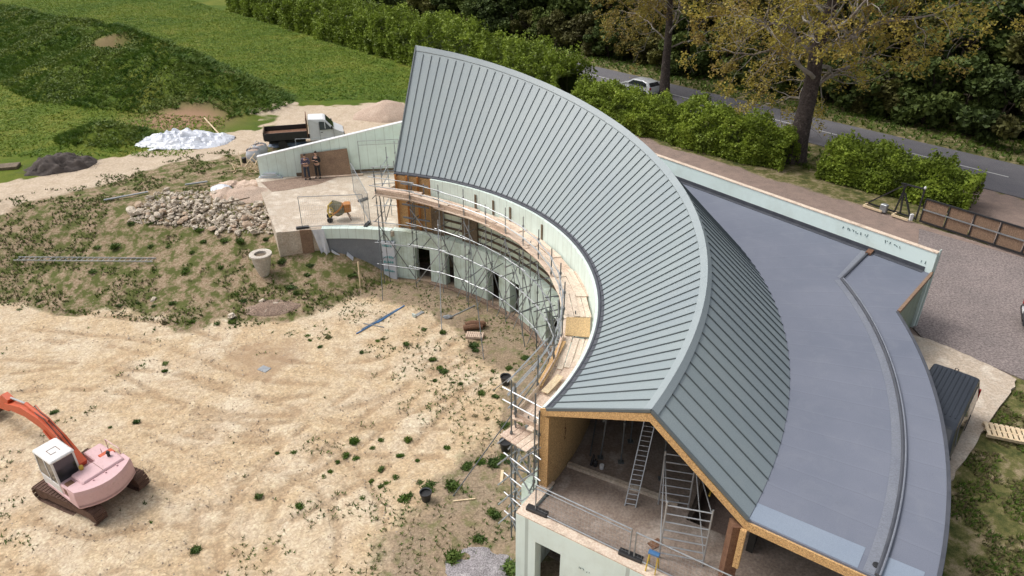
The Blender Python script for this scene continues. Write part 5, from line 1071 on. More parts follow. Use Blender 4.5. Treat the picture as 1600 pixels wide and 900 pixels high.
# things left about the site
def well():
    p = gp(413, 428); t = thing('concrete_chamber_ring', p, 0, 'tall tapering pale concrete chamber ring standing on the weedy bank', 'concrete ring'); m = MB()
    m.lathe([(.22, -.15), (.36, .25), (.48, .75), (.52, 1.15), (.62, 1.18), (.62, 1.30), (.34, 1.30), (.32, .9)], (0, 0, 0), 28); m.build('ring', M['ringconc'], t, False, .01)
    m = MB(); m.box((-.30, -.22, 1.12), (.30, .22, 1.19)); m.build('cover_plate', M['darkwood'], t)
well()
m = MB(); p = gp(563, 447); m.X = Matrix.Translation(p); m.bar((0, 0, -.1), (.03, .02, 1.55), .09, .06); tag(m.build('timber_stake', M['newwood']), 'pale upright timber stake in the bank below the terrace wall', 'stake')
def rocks():
    rn = random.Random(31); protos = []
    for k in range(8):
        m = MB(); m.blob((0, 0, 0), (1, rn.uniform(.6, .9), rn.uniform(.35, .6)), 50 + k, 7, 4, .3); me = m.build('rubble_stone', M['stone'] if k != 5 else M['stone2']); me.data.name = 'stone_shape'; protos.append(me)
    poly = [(200, 335), (232, 318), (270, 298), (345, 300), (400, 330), (432, 345), (432, 362), (395, 368), (345, 362), (300, 350), (250, 352)]
    def inside(x, y):
        c = False; j = len(poly) - 1
        for i in range(len(poly)):
            if (poly[i][1] > y) != (poly[j][1] > y) and x < (poly[j][0] - poly[i][0]) * (y - poly[i][1]) / (poly[j][1] - poly[i][1]) + poly[i][0]: c = not c
            j = i
        return c
    used = set(); n = 0
    lab = 'pale buff rubble stone lying in the long heap beside the terrace'; G = 'stones of the rubble heap'
    def put(px, py, s, lift, k=None, label=lab, group=G):
        k = rn.randrange(8) if k is None else k; o = protos[k] if k not in used else protos[k].copy()
        if k in used: COL.objects.link(o)
        used.add(k); p = gp(px, py); o.location = p + Vector((0, 0, lift)); o.scale = (s, s, s); o.rotation_euler = (rn.uniform(-.5, .5), rn.uniform(-.5, .5), rn.uniform(0, 6.3)); tag(o, label, 'stone', group if group else None)
        if not group and 'group' in o: del o['group']
    big = [(207, 334, .62), (218, 322, .42), (235, 312, .4), (310, 322, .45), (318, 330, .42), (345, 345, .46), (365, 350, .42), (290, 345, .42), (332, 360, .4), (388, 356, .5), (385, 336, .5), (405, 322, .55), (355, 312, .35), (268, 335, .4), (248, 340, .42), (420, 338, .42), (425, 352, .4), (305, 358, .4), (260, 300, .38), (284, 312, .36), (330, 337, .42), (372, 368, .3), (398, 366, .42), (340, 368, .33), (230, 335, .36)]
    for x, y, s in big: put(x, y, s * .7, .16)
    while n < 274:
        x = rn.uniform(195, 435); y = rn.uniform(292, 372)
        if inside(x, y):
            c = 1 - abs((y - 335) / 40); put(x, y, rn.uniform(.08, .25), rn.uniform(.08, .42) * max(.1, c)); n += 1
    for x, y, s, lb in ((240, 468, .2, 'single white stone on the bank left of the concrete ring'), (430, 478, .3, 'flat buff stone lying in the dark spoil below the concrete ring'), (418, 486, .25, 'buff stone at the lower edge of the dark spoil'), (362, 495, .3, 'pale stone half buried by a dark weed at the bank foot'), (410, 470, .2, 'small white stone in the dark spoil')): put(x, y, s, .03, None, lb, None)
rocks()
def rubble_chips():
    rng = np.random.default_rng(77); n = 0; V = []; tt = np.array([[1, 0, -.2], [0, 1, -.2], [-1, 0, -.2], [0, -1, -.2], [0, 0, .7]], float); P = []
    while len(P) < 1500:
        px, py = rng.uniform(200, 432), rng.uniform(296, 368)
        if (py > 300 + .0 * px) and not (px > 340 and py < 322) and (py > 345 - .9 * (px - 195)) and (py < 352 + .09 * (px - 250)): q = gp(px, py); P.append((q.x, q.y, q.z + rng.uniform(0, .10)))
    P = np.array(P); s_ = rng.uniform(.03, .11, len(P))[:, None]; J = rng.uniform(.6, 1.3, (len(P), 5, 1))
    for i in range(4): V.append(np.stack([P + tt[i] * s_ * J[:, i], P + tt[(i + 1) % 4] * s_ * J[:, (i + 1) % 4], P + tt[4] * s_, P + tt[4] * s_ + 1e-4], 1))
    tag(quads('rubble_chips', np.concatenate(V), M['stone']), kind='stuff')
rubble_chips()
def hump(name, cx, cy, rx, ry, h, mat, label, cat, seed=0, rz=0, n=40, rough=.12):
    m = MB(); P = []
    for i in range(n + 1):
        row = []
        for j in range(n + 1):
            u, v = i / n * 2 - 1, j / n * 2 - 1; a = math.sqrt(u * u + v * v); x = rx * u; y = ry * v; X = cx + x * math.cos(rz) - y * math.sin(rz); Y = cy + x * math.sin(rz) + y * math.cos(rz)
            e = 1 + .25 * (float(vnoise(u * 2 + 9, v * 2 + 9, 1, seed)) - .5); q = max(0, 1 - a * e); z = h * min(1, 1.25 * q ** .85) * 1.0 if q > 0 else -.15
            z += (float(vnoise(X, Y, .5, seed)) - .5) * rough * min(1, q * 4) + (float(vnoise(X, Y, .18, seed + 3)) - .5) * rough * .6 * min(1, q * 4); row.append((X - cx, Y - cy, gz(X, Y) - gz(cx, cy) + z - .02))
        P.append(row)
    m.grid(P, True); o = m.build(name, M[mat], None, True); o.location = (cx, cy, gz(cx, cy)); return tag(o, label, cat)
p = gp(607, 180); hump('sand_heap', p.x, p.y, 2.9, 2.5, 1.2, 'gravelheap', 'pinkish heap of sand or fine gravel on the track behind the mint wall', 'sand heap', 3, rough=.08)
p = gp(392, 303); hump('gravel_bay_heap', p.x, p.y - .3, 2.6, 1.3, .5, 'gravelheap', 'low flat heap of brown gravel between the rubble stones and the terrace', 'gravel heap', 5, .15, 30)
p = gp(95, 262); hump('brushwood_heap', p.x, p.y, 2.3, 1.5, .9, 'brush', 'dark brown brushwood heap beside the track at the far left', 'brush heap', 8, .5, 40, .5)
rng_ = np.random.default_rng(8); A = rng_.normal(size=(1500, 3)) * (.95, .6, .1); A[:, 2] = .75 * np.clip(1 - (A[:, 0] / 2.3) ** 2 - (A[:, 1] / 1.5) ** 2, 0, 1) * rng_.random(1500) + .05
D = rng_.normal(size=(1500, 3)) * (1, 1, .35); D /= np.linalg.norm(D, axis=1)[:, None]; D *= rng_.uniform(.15, .5, (1500, 1)); S = np.cross(D, (0, 0, 1)); S = S / np.linalg.norm(S, axis=1)[:, None] * .016
o = quads('twig_litter', np.stack([A - D, A - D + S, A + D + S, A + D], 1), M['brush']); o.location = (p.x, p.y, gz(p.x, p.y)); o.rotation_euler = (0, 0, .5); tag(o, kind='stuff')
p = gp(425, 482); hump('spoil_patch', p.x, p.y, 1.5, .6, .22, 'earth', 'low dark spoil patch with broken stone at the foot of the bank', 'spoil', 12, .2, 24, .14)
p = gp(748, 885); hump('grey_stone_heap', p.x, p.y, 1.25, 1.0, .14, 'chips', 'low heap of grey chippings at the bottom edge left of the pale tower wall', 'chippings', 14, 0, 24, .14)
def crumple(name, c, rx, ry, h, label, cat, mat='sheetwhite', seed=1, rz=0, n=46):
    m = MB(); P = []
    for i in range(n + 1):
        row = []
        for j in range(n + 1):
            u, v = i / n * 2 - 1, j / n * 2 - 1; a = math.hypot(u, v); x, y = rx * u, ry * v; X = c.x + x * math.cos(rz) - y * math.sin(rz); Y = c.y + x * math.sin(rz) + y * math.cos(rz)
            w_ = abs(float(vnoise(X + Y * .5, Y - X * .3, .55, seed)) - .5) * 2; w2 = abs(float(vnoise(X * 1.3 - Y, Y, .22, seed + 1)) - .5) * 2; e = 1 + .35 * (float(vnoise(u * 1.5 + 5, v * 1.5 + 5, .7, seed)) - .5)
            q = max(0., 1 - (a * e) ** 2.2); row.append((X - c.x, Y - c.y, gz(X, Y) - c.z + h * q * (.55 + .4 * w_) + .07 * w2 * min(1, q * 5) - (.08 if q <= 0 else 0)))
        P.append(row)
    m.grid(P, True); o = m.build(name, M[mat]); o.location = c; return tag(o, label, cat)
p = gp(292, 222); p.z = gz(p.x, p.y); hp = crumple('plastic_sheeting_heap', p, 3.5, 1.9, 1.15, 'crumpled heap of white plastic sheeting beside the track under the mound', 'plastic sheeting', seed=3, rz=.12)
m = MB(); q0 = gp(352, 222); q1 = gp(322, 197); m.bar(q0 + Vector((0, 0, .15)), q1 + Vector((0, 0, .7)), .1, .05); tag(m.build('loose_batten', M['newwood']), 'single pinkish batten lying across the right end of the white sheeting', 'batten')
p = gp(352, 297); p.z = gz(p.x, p.y); crumple('white_tarp', p, 1.3, .55, .4, 'small white tarp fold lying between the rubble stones and the brown gravel', 'tarp', seed=9, rz=-.4, n=26)
p = gp(385, 290); p.z = gz(p.x, p.y); crumple('brown_tarp', p, 1.8, .5, .4, 'crumpled tan sheet lying behind the low brown gravel heap', 'sheet', 'wood', 11, .1, 26)
pa, pb, pc = gp(163, 315), gp(232, 302), gp(325, 288)
m = MB(); m.tube(pa + Vector((0, 0, .1)), pb + Vector((0, 0, .1)), .055, 8); tag(m.build('metal_pole', M['alu']), 'pale metal pole lying on the grass left of the rubble heap', 'pole')
m = MB(); m.bar(gp(290, 292) + Vector((0, 0, .15)), pc + Vector((0, 0, .2)), .14, .08); tag(m.build('metal_rail', M['galv']), 'grey metal rail lying behind the top of the rubble heap', 'rail')
m = MB(); m.bar(gp(357, 326) + Vector((0, 0, .4)), gp(392, 319) + Vector((0, 0, .45)), .05, .06); tag(m.build('thin_plank', M['darkwood']), 'thin dark plank edging the low brown gravel heap', 'plank')
m = MB(); q = gp(333, 325); m.X = Matrix.Translation(q); m.bar((0, 0, 0), (.05, 0, .85), .05, .04); tag(m.build('marker_stick', M['newwood']), 'thin upright stick between the rubble stones and gravel', 'stick')
def sticks():
    p = gp(392, 268); rn = random.Random(6); t = thing('timber_offcut_pile', p, 0, 'untidy pile of pale timber offcuts outside the left end of the mint wall', 'timber pile')
    for i in range(30):
        a = Vector((rn.uniform(-1.1, 1), rn.uniform(-.7, .7), rn.uniform(0, .2))); d = Vector((rn.uniform(-1, 1), rn.uniform(-.6, .6), rn.uniform(0, .9))).normalized() * rn.uniform(.6, 1.3); m = MB(); m.bar(a, a + d, .05, .04); m.build('offcut', M['newwood'], t)
sticks()
def bag(px, py, s, label, seed):
    p = gp(px, py); rn = random.Random(seed); t = thing('bulk_bag', p, rn.uniform(0, 1), label, 'bulk bag'); m = MB(); rings = []
    for k in range(6):
        z = k / 5 * s * .85; w_ = s * (.46 + .07 * math.sin(k / 5 * 3.1)); row = []
        for i in range(12): a = i / 12 * 6.283; c, s__ = math.cos(a), math.sin(a); q = w_ * (1 + rn.uniform(-.07, .07)); row.append((q * math.copysign(abs(c) ** .5, c), q * math.copysign(abs(s__) ** .5, s__), z))
        rings.append(row + [row[0]])
    m.grid(rings, True); m.build('bag_body', M['sheetwhite'], t, True); m = MB(); m.blob((0, 0, s * .68), (s * .44, s * .44, s * .16), seed, 9, 5, .15); m.build('contents', M['gravelheap'], t)
    for i in range(2): m = MB(); m.path([(-.3 * s, (-.3 + .6 * i) * s, s * .84), (-.1 * s, (-.3 + .6 * i) * s, s * 1.1), (.25 * s, (-.3 + .6 * i) * s, s * .84)], .02, 5); m.build('lifting_loop', M['sheetwhite'], t)
bag(398, 250, .95, 'white bulk bag standing behind the left end of the mint wall', 1); bag(408, 240, .85, 'second bulk bag squeezed between the first bag and the blue tarpaulin', 2)
p = gp(392, 254); m = MB(); m.lathe([(.14, 0), (.17, .35), (.13, .38)], (0, 0, 0), 14); o = m.build('black_tub', M['black']); o.location = p + Vector((-.45, 0, 0)); tag(o, 'small black tub beside the white bulk bag behind the mint wall', 'tub')
p = gp(448, 226); p.z = gz(p.x, p.y); crumple('blue_tarpaulin', p, 1.5, .6, .6, 'blue grey tarpaulin heap right behind the mint wall below the truck bed', 'tarpaulin', 'tarp', 15, .2, 26)
def pallet(name, p, rz, label, mat='darkwood', w_=1.2, d_=1.0, nb=8):
    t = thing(name, p, rz, label, 'pallet')
    for i in range(nb): m = MB(); x = -w_ / 2 + (i + .5) * w_ / nb; m.box((x - w_ / nb * .36, -d_ / 2, .10), (x + w_ / nb * .36, d_ / 2, .122)); m.build('slat', M[mat], t)
    for y in (-.42, 0, .42): m = MB(); m.box((-w_ / 2, y * d_ - .04, .0), (w_ / 2, y * d_ + .04, .097)); m.build('bearer', M[mat], t)
    return t
p = gp(742, 526); pallet('wooden_pallet', p + Vector((0, 0, .02)), -.12, 'small wooden pallet on the dark ground holding rusty brown material', 'wood', .9, .5, 9)
m = MB(); q = gp(738, 517); m.X = Matrix.Translation(q) @ Matrix.Rotation(.15, 4, 'Z'); rr_ = random.Random(4)
for i in range(3): m.path([(-.45 + .12 * i, .1 + .12 * i, .16 + .12 * (i % 2)), (.0, .12 + .13 * i, .2 + .1 * (i % 2)), (.55 + .1 * i, .12 + .1 * i, .15 + .12 * (i % 2))], [.15, .17, .14], 9)
tag(m.build('brown_roll', M['rust']), 'dark rusty brown rolls piled behind and over the small pallet', 'roll')
p = at(1571, 679, 3.0); pallet('pale_pallet', p, -.35, 'pale slatted pallet lying on the grass beside the concrete slab at the right edge', 'newwood', 1.35, .8, 8)
p = gp(8, 263); m = MB(); m.X = Matrix.Rotation(.3, 4, 'Z'); m.box((-.9, -.5, .0), (.9, .5, .22), .03); o = m.build('covered_stack', M['darkwood']); o.location = p; tag(o, 'low brown covered stack on the grass at the far left edge', 'stack')
def bucket(px, py, label, s=1):
    p = gp(px, py); t = thing('black_bucket', p, 0, label, 'bucket'); m = MB(); m.lathe([(.15 * s, 0), (.21 * s, .36 * s), (.225 * s, .36 * s), (.225 * s, .40 * s), (.20 * s, .40 * s), (.19 * s, .30 * s)], (0, 0, 0), 22); m.build('body', M['black'], t, False)
    m = MB(); m.path([(-.22 * s, 0, .37 * s), (-.15 * s, .1, .42 * s), (0, .16, .43 * s), (.15 * s, .1, .42 * s), (.22 * s, 0, .37 * s)], .008, 5); m.build('handle', M['galvdark'], t)
bucket(790, 600, 'black bucket on the yard nearest the curved wall, left of the platform', 1.15); bucket(790, 703, 'black bucket beside dark weeds close to the east scaffold tower', 1.2); bucket(666, 781, 'black bucket in the open sandy yard beside a dark green weed', 1.05)
def plank(name, a, b, wd, mat, label, th=.04, cat='plank', z=.03):
    A_ = gp(*a) + Vector((0, 0, z)); B_ = gp(*b) + Vector((0, 0, z)); m = MB(); m.X = Matrix.Translation(-A_); m.bar(A_, B_, wd, th); o = m.build(name, M[mat]); o.location = A_; tag(o, label, cat)
plank('short_plank', (785, 736), (783, 757), .11, 'newwood', 'short fresh plank pointing towards the camera near the scaffold tower', .06); plank('thin_batten', (708, 784), (743, 780), .05, 'newwood', 'thin pale batten lying flat below the long raking prop')
plank('blue_strip', (557, 522), (608, 493), .05, 'blue', 'thin blue strip lying on the sand, lower left one of the tangle', cat='strip'); plank('blue_strip', (590, 505), (632, 478), .06, 'blue', 'thin blue strip lying on the sand, upper right one of the tangle', cat='strip'); plank('grey_tube', (565, 515), (622, 483), .05, 'galv', 'grey tube lying among the thin blue strips on the sand', cat='tube'); plank('grey_tube', (568, 506), (600, 512), .04, 'galv', 'short grey tube crossing the thin blue strips on the sand', cat='tube')
p = gp(655, 491); t = thing('steel_bracket', p, .9, 'small pale steel bracket lying on the sand near the door openings', 'bracket')
m = MB(); m.box((-.42, -.1, 0), (.3, .1, .04)); m.build('web', M['alu'], t); m = MB(); m.box((-.42, -.12, .041), (-.34, .12, .2)); m.build('flange', M['mintclean'], t)
p = gp(413, 577); m = MB(); m.X = Matrix.Rotation(-.5, 4, 'Z'); m.box((-.26, -.2, 0), (.26, .2, .03)); o = m.build('grey_slate', M['galv']); o.location = p; tag(o, 'flat grey slate lying on the brown earth patch in the yard', 'slate')
plank('bracing_frame', (700, 498), (742, 478), .06, 'galv', 'grey tube lying on the dark ground under the scaffold', cat='tube')
p = gp(700, 497); m = MB(); m.blob((0, 0, .08), (.28, .14, .1), 3); o = m.build('grey_sack', M['galv']); o.location = p; tag(o, 'small grey sack lying on the dark ground under the scaffold', 'sack')

# gate to the road
def gate():
    a = at(1437, 346, 2.95); b = at(1640, 412, 2.95); t = thing('sliding_gate', a, 0, 'long brown boarded gate in a dark steel frame across the drive entrance', 'gate'); d = (b - a).normalized(); L = (b - a).length; n = Vector((-d.y, d.x, 0)); H = 1.42; bays = 5
    for k in range(bays + 1):
        m = MB(); q = d * (L * k / bays); m.bar(q, q + Vector((0, 0, H)), .07, .07, n); m.build('upright', M['black'], t)
    for z, w_ in ((H, .09), (.05, .1)): m = MB(); m.bar(Vector((0, 0, z)), d * L + Vector((0, 0, z)), .08, w_); m.build('rail', M['black'], t)
    m = MB(); m.bar(Vector((0, 0, H * .55)) - n * .05, d * L + Vector((0, 0, H * .55)) - n * .05, .04, .07); m.build('middle_rail', M['galv'], t)
    nb = int(L / .13)
    for k in range(bays):
        m = MB()
        for i in range(12): x0 = L * k / bays + .06 + i * (L / bays - .1) / 12; m.bar(d * x0 + n * .02 + Vector((0, 0, .1)), d * x0 + n * .02 + Vector((0, 0, H - .05)), .02, (L / bays - .1) / 12 * .93, d)
        m.build('board_panel', M['plywood'], t)
    s_ = a - d * .25; t2 = thing('gate_tail_frame', s_, 0, 'black triangular counterbalance frame left of the boarded gate', 'gate frame')
    for p0, p1 in (((0, 0), (0, 1.95)), ((0, 1.95), (-1.35, 1.9)), ((-.95, .1), (-1.15, 1.95)), ((-1.3, .1), (-1.05, 1.95)), ((-3.0, .1), (-1.15, 1.85)), ((0, .1), (-3.1, .1)), ((-.35, .1), (-1.0, 1.4))):
        m = MB(); m.bar(d * p0[0] + Vector((0, 0, p0[1])), d * p1[0] + Vector((0, 0, p1[1])), .08, .09, n); m.build('strut', M['black'], t2)
    q = s_ - d * 1.8 - n * .35; m = MB(); m.box((-.2, -.15, 0), (.2, .15, .5), .03); o = m.build('motor_box', M['galv']); o.location = q; o.rotation_euler = (0, 0, math.atan2(d.y, d.x)); tag(o, 'grey gate motor box on the ground in front of the black frame', 'motor box')
    q = s_ - d * .15 - n * .3; m = MB(); m.box((-.1, -.06, 0), (.1, .06, .42), .02); o = m.build('white_post_cap', M['white']); o.location = q; tag(o, 'small white marker post at the left foot of the boarded gate', 'marker post')
    q = at(1452, 297, 4.75); m = MB(); m.lathe([(.05, 0), (.07, .08), (.03, .16)], (0, 0, 0), 10); o = m.build('gate_lamp', M['white']); o.location = s_ + Vector((0, 0, 1.96)); tag(o, 'small white lamp on top of the gate post', 'gate lamp')
    for k, (x, w_) in enumerate(((-3.0, 1.2), (-1.2, 1.0))):
        m = MB(); q = s_ + d * x - n * .55; m.X = Matrix.Rotation(math.atan2(d.y, d.x), 4, 'Z')
        m.box((0, 0, 0), (w_, .08, .12)); m.box((0, .08, 0), (.08, .7, .12)); o = m.build('timber_edging', M['newwood']); o.location = q; tag(o, ['low timber edging left of the gate motor box', 'low timber edging right of the gate motor box'][k], 'edging')
gate()

# ------------------------------------------------------------------ machines and vehicles
def wheel(parent, x, y, r, wd, rim='galv'):
    m = MB(); m.X = Matrix.Translation((x, y, r)) @ Matrix.Rotation(R(90), 4, 'X'); m.lathe([(r * .72, -wd / 2), (r * .95, -wd / 2), (r, -wd * .3), (r, wd * .3), (r * .95, wd / 2), (r * .72, wd / 2)], (0, 0, 0), 22); o = m.build('wheel', M['rubber'], parent)
    m = MB(); m.X = Matrix.Translation((x, y, r)) @ Matrix.Rotation(R(90), 4, 'X'); m.lathe([(.02, -wd * .35), (r * .3, -wd * .42), (r * .62, -wd * .3), (r * .72, -wd * .46), (r * .72, wd * .46), (r * .62, wd * .3), (r * .3, wd * .42), (.02, wd * .35)], (0, 0, 0), 18); m.build('rim', M[rim], o)
def shell(prof, W, belt, tumble=.14, inset=.05, nose=.0, L=None):
    """side profile (x,z) lofted over the width: rounded edges, upper part leaning inwards"""
    m = MB(); cz = sum(p[1] for p in prof) / len(prof); cx = sum(p[0] for p in prof) / len(prof); rows = []
    for y, ins in ((-1, inset), (-.94, inset * .25), (-.8, 0), (0, -.012), (.8, 0), (.94, inset * .25), (1, inset)):
        row = []
        for x, z in prof:
            k = max(0, z - belt) * tumble / .5; yy = y * (W / 2 - k); ex = (x - cx) / max(abs(p[0] - cx) for p in prof)
            yy *= 1 - nose * abs(ex) ** 6; row.append((x + (cx - x) * ins * .35, yy, z + (cz - z) * ins))
        rows.append(row + [row[0]])
    m.grid(rows); n = len(prof)
    m.add(rows[0][:-1], [tuple(range(n))]); m.add(rows[-1][:-1], [tuple(range(n - 1, -1, -1))]); return m
def side_y(W, belt, tumble, z): return W / 2 - max(0, z - belt) * tumble / .5
def sidepane(parent, poly, W, belt, tumble, mat='glass', name='side_window', off=.006):
    for s_ in (-1, 1):
        m = MB(); P = [(x, s_ * (side_y(W, belt, tumble, z) + off - .0), z) for x, z in poly]; m.prism(P if s_ < 0 else P[::-1], (0, -s_ * .03, 0)); m.build(name, M[mat], parent)
def crosspane(parent, a, b, w0, w1, mat='glass', name='windscreen', off=.012):
    a = Vector((a[0], 0, a[1])); b = Vector((b[0], 0, b[1])); d = (b - a).normalized(); n = Vector((d.z, 0, -d.x)); n = n if n.z > 0 else -n
    m = MB(); m.prism([a + n * off + Vector((0, -w0 / 2, 0)), a + n * off + Vector((0, w0 / 2, 0)), b + n * off + Vector((0, w1 / 2, 0)), b + n * off + Vector((0, -w1 / 2, 0))], -n * .03); m.build(name, M[mat], parent)
def tipper():
    a = at(415, 217, 2.9); b = at(548, 207, 2.9); rz = math.atan2(b.y - a.y, b.x - a.x) ; c = Vector((-15.75, 53.1, 0)); c.z = gz(c.x, c.y)
    t = thing('tipper_truck', c, rz, 'white cab tipper truck with an open black and brown load bed parked on the track', 'truck')
    prof = [(.15, .45), (2.55, .42), (2.72, .60), (2.70, .95), (2.05, 1.30), (1.42, 2.02), (1.25, 2.08), (.2, 2.12), (.13, 2.0)]
    shell(prof, 1.95, 1.25, .09, .06, .06).build('cab', M['white'], t, False, .02)
    sidepane(t, [(.95, 1.28), (1.86, 1.30), (1.40, 1.86), (.95, 1.90)], 1.95, 1.25, .09)
    m = MB()
    for s_ in (-1, 1): m.bar((1.36, s_ * .965, 1.27), (1.36, s_ * .89, 1.9), .05, .012, (0, 1, 0))
    m.build('window_divider', M['white'], t); crosspane(t, (1.98, 1.37), (1.46, 1.98), 1.62, 1.5)
    for s_ in (-1, 1):
        m = MB(); m.box((1.78, s_ * 1.0 - .02, 1.32), (1.92, s_ * 1.14 + .02, 1.55), .02) if s_ > 0 else m.box((1.78, -1.16, 1.32), (1.92, -.98, 1.55), .02); m.build('wing_mirror', M['black'], t)
        m = MB(); m.box((2.55, min(s_ * .62, s_ * .88), .72), (2.735, max(s_ * .62, s_ * .88), .92), .02); m.build('headlight', M['glass'], t)
        m = MB(); m.box((.92, s_ * .978 - .006, .5), (.935, s_ * .978 + .006, 1.9)); m.box((1.95, s_ * .978 - .006, .5), (1.965, s_ * .978 + .006, 1.3)); m.box((1.0, s_ * .99 - .012, 1.08), (1.15, s_ * .99 + .012, 1.12)); m.build('door_seam', M['black'], t)
    m = MB(); m.box((2.45, -.9, .36), (2.78, .9, .56), .03); m.build('bumper', M['black'], t)
    m = MB(); m.box((-3.0, -.35, .5), (.2, -.25, .68)); m.box((-3.0, .25, .5), (.2, .35, .68)); m.box((-2.9, -.5, .35), (-.2, .5, .5)); m.build('chassis', M['rubber'], t)
    m = MB(); m.box((-3.15, -1.0, .86), (-.02, 1.0, .95)); m.build('bed_floor', M['rust'], t)
    for y0, y1 in ((-1.02, -.97), (.97, 1.02)): m = MB(); m.box((-3.15, y0, .72), (-.02, y1, 1.30), .01); m.build('drop_side', M['black'], t)
    m = MB(); m.box((-3.20, -1.02, .8), (-3.15, 1.02, 1.38)); m.build('tailgate', M['darkwood'], t); m = MB(); m.box((-.02, -1.0, .8), (.04, 1.0, 2.25)); m.build('headboard', M['rust'], t)
    for x, y in ((2.0, -.86), (2.0, .86), (-1.9, -.86), (-1.9, .86)): wheel(t, x, y, .34, .22)
tipper()
def hatch():
    p = gp(1003, 146); n0 = sn(-45.3, 53.8); t = thing('silver_car', (n0.x, n0.y, 2.70), math.atan2(.77, -.64), 'silver hatchback driving on the road behind the hedge left of the slimmer oak', 'car')
    prof = [(-1.95, .3), (1.9, .28), (2.0, .55), (1.85, .82), (1.05, .98), (.35, 1.42), (-.9, 1.46), (-1.62, 1.30), (-1.92, .92), (-2.0, .6)]
    shell(prof, 1.72, .92, .17, .08, .07).build('body', M['silver'], t, False, .03)
    sidepane(t, [(-1.45, .98), (.85, .96), (.28, 1.33), (-.9, 1.36), (-1.4, 1.25)], 1.72, .92, .17); crosspane(t, (1.0, 1.01), (.40, 1.39), 1.45, 1.22); crosspane(t, (-1.88, .98), (-1.62, 1.30), 1.4, 1.2, name='rear_window')
    for s_ in (-1, 1):
        m = MB(); m.box((-1.97, s_ * .72 - .1, .7), (-1.86, s_ * .72 + .1, .95), .02); m.build('tail_light', M['red'], t); m = MB(); m.box((1.8, s_ * .65 - .12, .55), (1.97, s_ * .65 + .12, .72), .02); m.build('headlight', M['white'], t); m = MB(); m.box((.7, s_ * .93 - .07, .95), (.82, s_ * .93 + .07, 1.08), .02); m.build('wing_mirror', M['silver'], t)
    for x in (-1.25, 1.3):
        for y in (-.76, .76): wheel(t, x, y, .31, .19)
hatch()
def black_van():
    a = at(1484, 757, 2.96); b = at(1530, 625, 2.96); rt = (Vector((17.2, 20.75, 0)) - Vector((14.6, 17.75, 0))).normalized(); rz = math.atan2(rt.y, rt.x)
    W = 1.85; e = Vector((16.68, 20.28, 0)); nrm = Vector((rt.y, -rt.x, 0)); c = e - nrm * .72 - rt * 2.1
    t = thing('black_van', (c.x, c.y, 2.965), rz, 'black van with a ribbed roof parked on the concrete slab beside the building', 'van')
    prof = [(-2.3, .35), (2.25, .35), (2.36, .6), (2.34, 1.2), (2.18, 1.80), (2.05, 1.88), (-1.2, 1.90), (-1.5, 1.85), (-2.1, 1.15), (-2.35, .9)]
    shell(prof, W, 1.0, .10, .05, .05).build('body', M['blackcar'], t, False, .03)
    for k in range(9): m = MB(); y = -.60 + k * .15; m.box((-1.0, y - .022, 1.895), (1.9, y + .022, 1.922), .008); m.build('roof_rib', M['blackcar'], t)
    sidepane(t, [(-1.35, 1.12), (1.95, 1.12), (1.85, 1.66), (-1.0, 1.66)], W, 1.0, .10); crosspane(t, (-2.05, 1.22), (-1.55, 1.80), 1.5, 1.35); crosspane(t, (2.33, 1.25), (2.2, 1.75), 1.4, 1.3, name='rear_window')
    m = MB(); m.path([(1.95, -.05, 1.87), (2.02, -.05, 1.98), (2.02, .05, 1.98), (1.95, .05, 1.87)], .015, 5); m.build('roof_handle', M['black'], t)
    for s_ in (-1, 1): m = MB(); m.box((2.26, s_ * .86 - .05, .8), (2.37, s_ * .86 + .05, 1.3), .01); m.build('tail_light', M['red'], t)
    for x in (-1.5, 1.45):
        for y in (-.82, .82): wheel(t, x, y, .33, .2)
black_van()
def edge_car():
    c = at(1612, 489, 2.9); t = thing('dark_car', (24.62, 25.95, 2.92), math.atan2(-.5, .87) , 'dark car with red tail lamp just entering the right edge on the gravel', 'car')
    prof = [(-1.95, .3), (1.9, .28), (2.0, .55), (1.85, .82), (1.05, .98), (.35, 1.42), (-.9, 1.46), (-1.62, 1.32), (-1.92, .92), (-2.0, .6)]
    shell(prof, 1.75, .92, .15, .08, .07).build('body', M['blackcar'], t, False, .03)
    sidepane(t, [(-1.45, .98), (.85, .96), (.28, 1.33), (-.9, 1.36), (-1.4, 1.25)], 1.75, .92, .15); crosspane(t, (-1.88, .98), (-1.62, 1.30), 1.4, 1.2, name='rear_window')
    for s_ in (-1, 1): m = MB(); m.box((-1.98, s_ * .74 - .12, .68), (-1.84, s_ * .74 + .12, .98), .02); m.build('tail_light', M['red'], t)
    m = MB(); m.box((-2.02, -.7, .45), (-1.93, .7, .62), .02); m.build('bumper', M['black'], t); m = MB(); m.box((-2.025, -.26, .66), (-2.0, .26, .77)); m.build('number_plate', M['white'], t)
    for x in (-1.25, 1.3):
        for y in (-.76, .76): wheel(t, x, y, .31, .19)
edge_car()

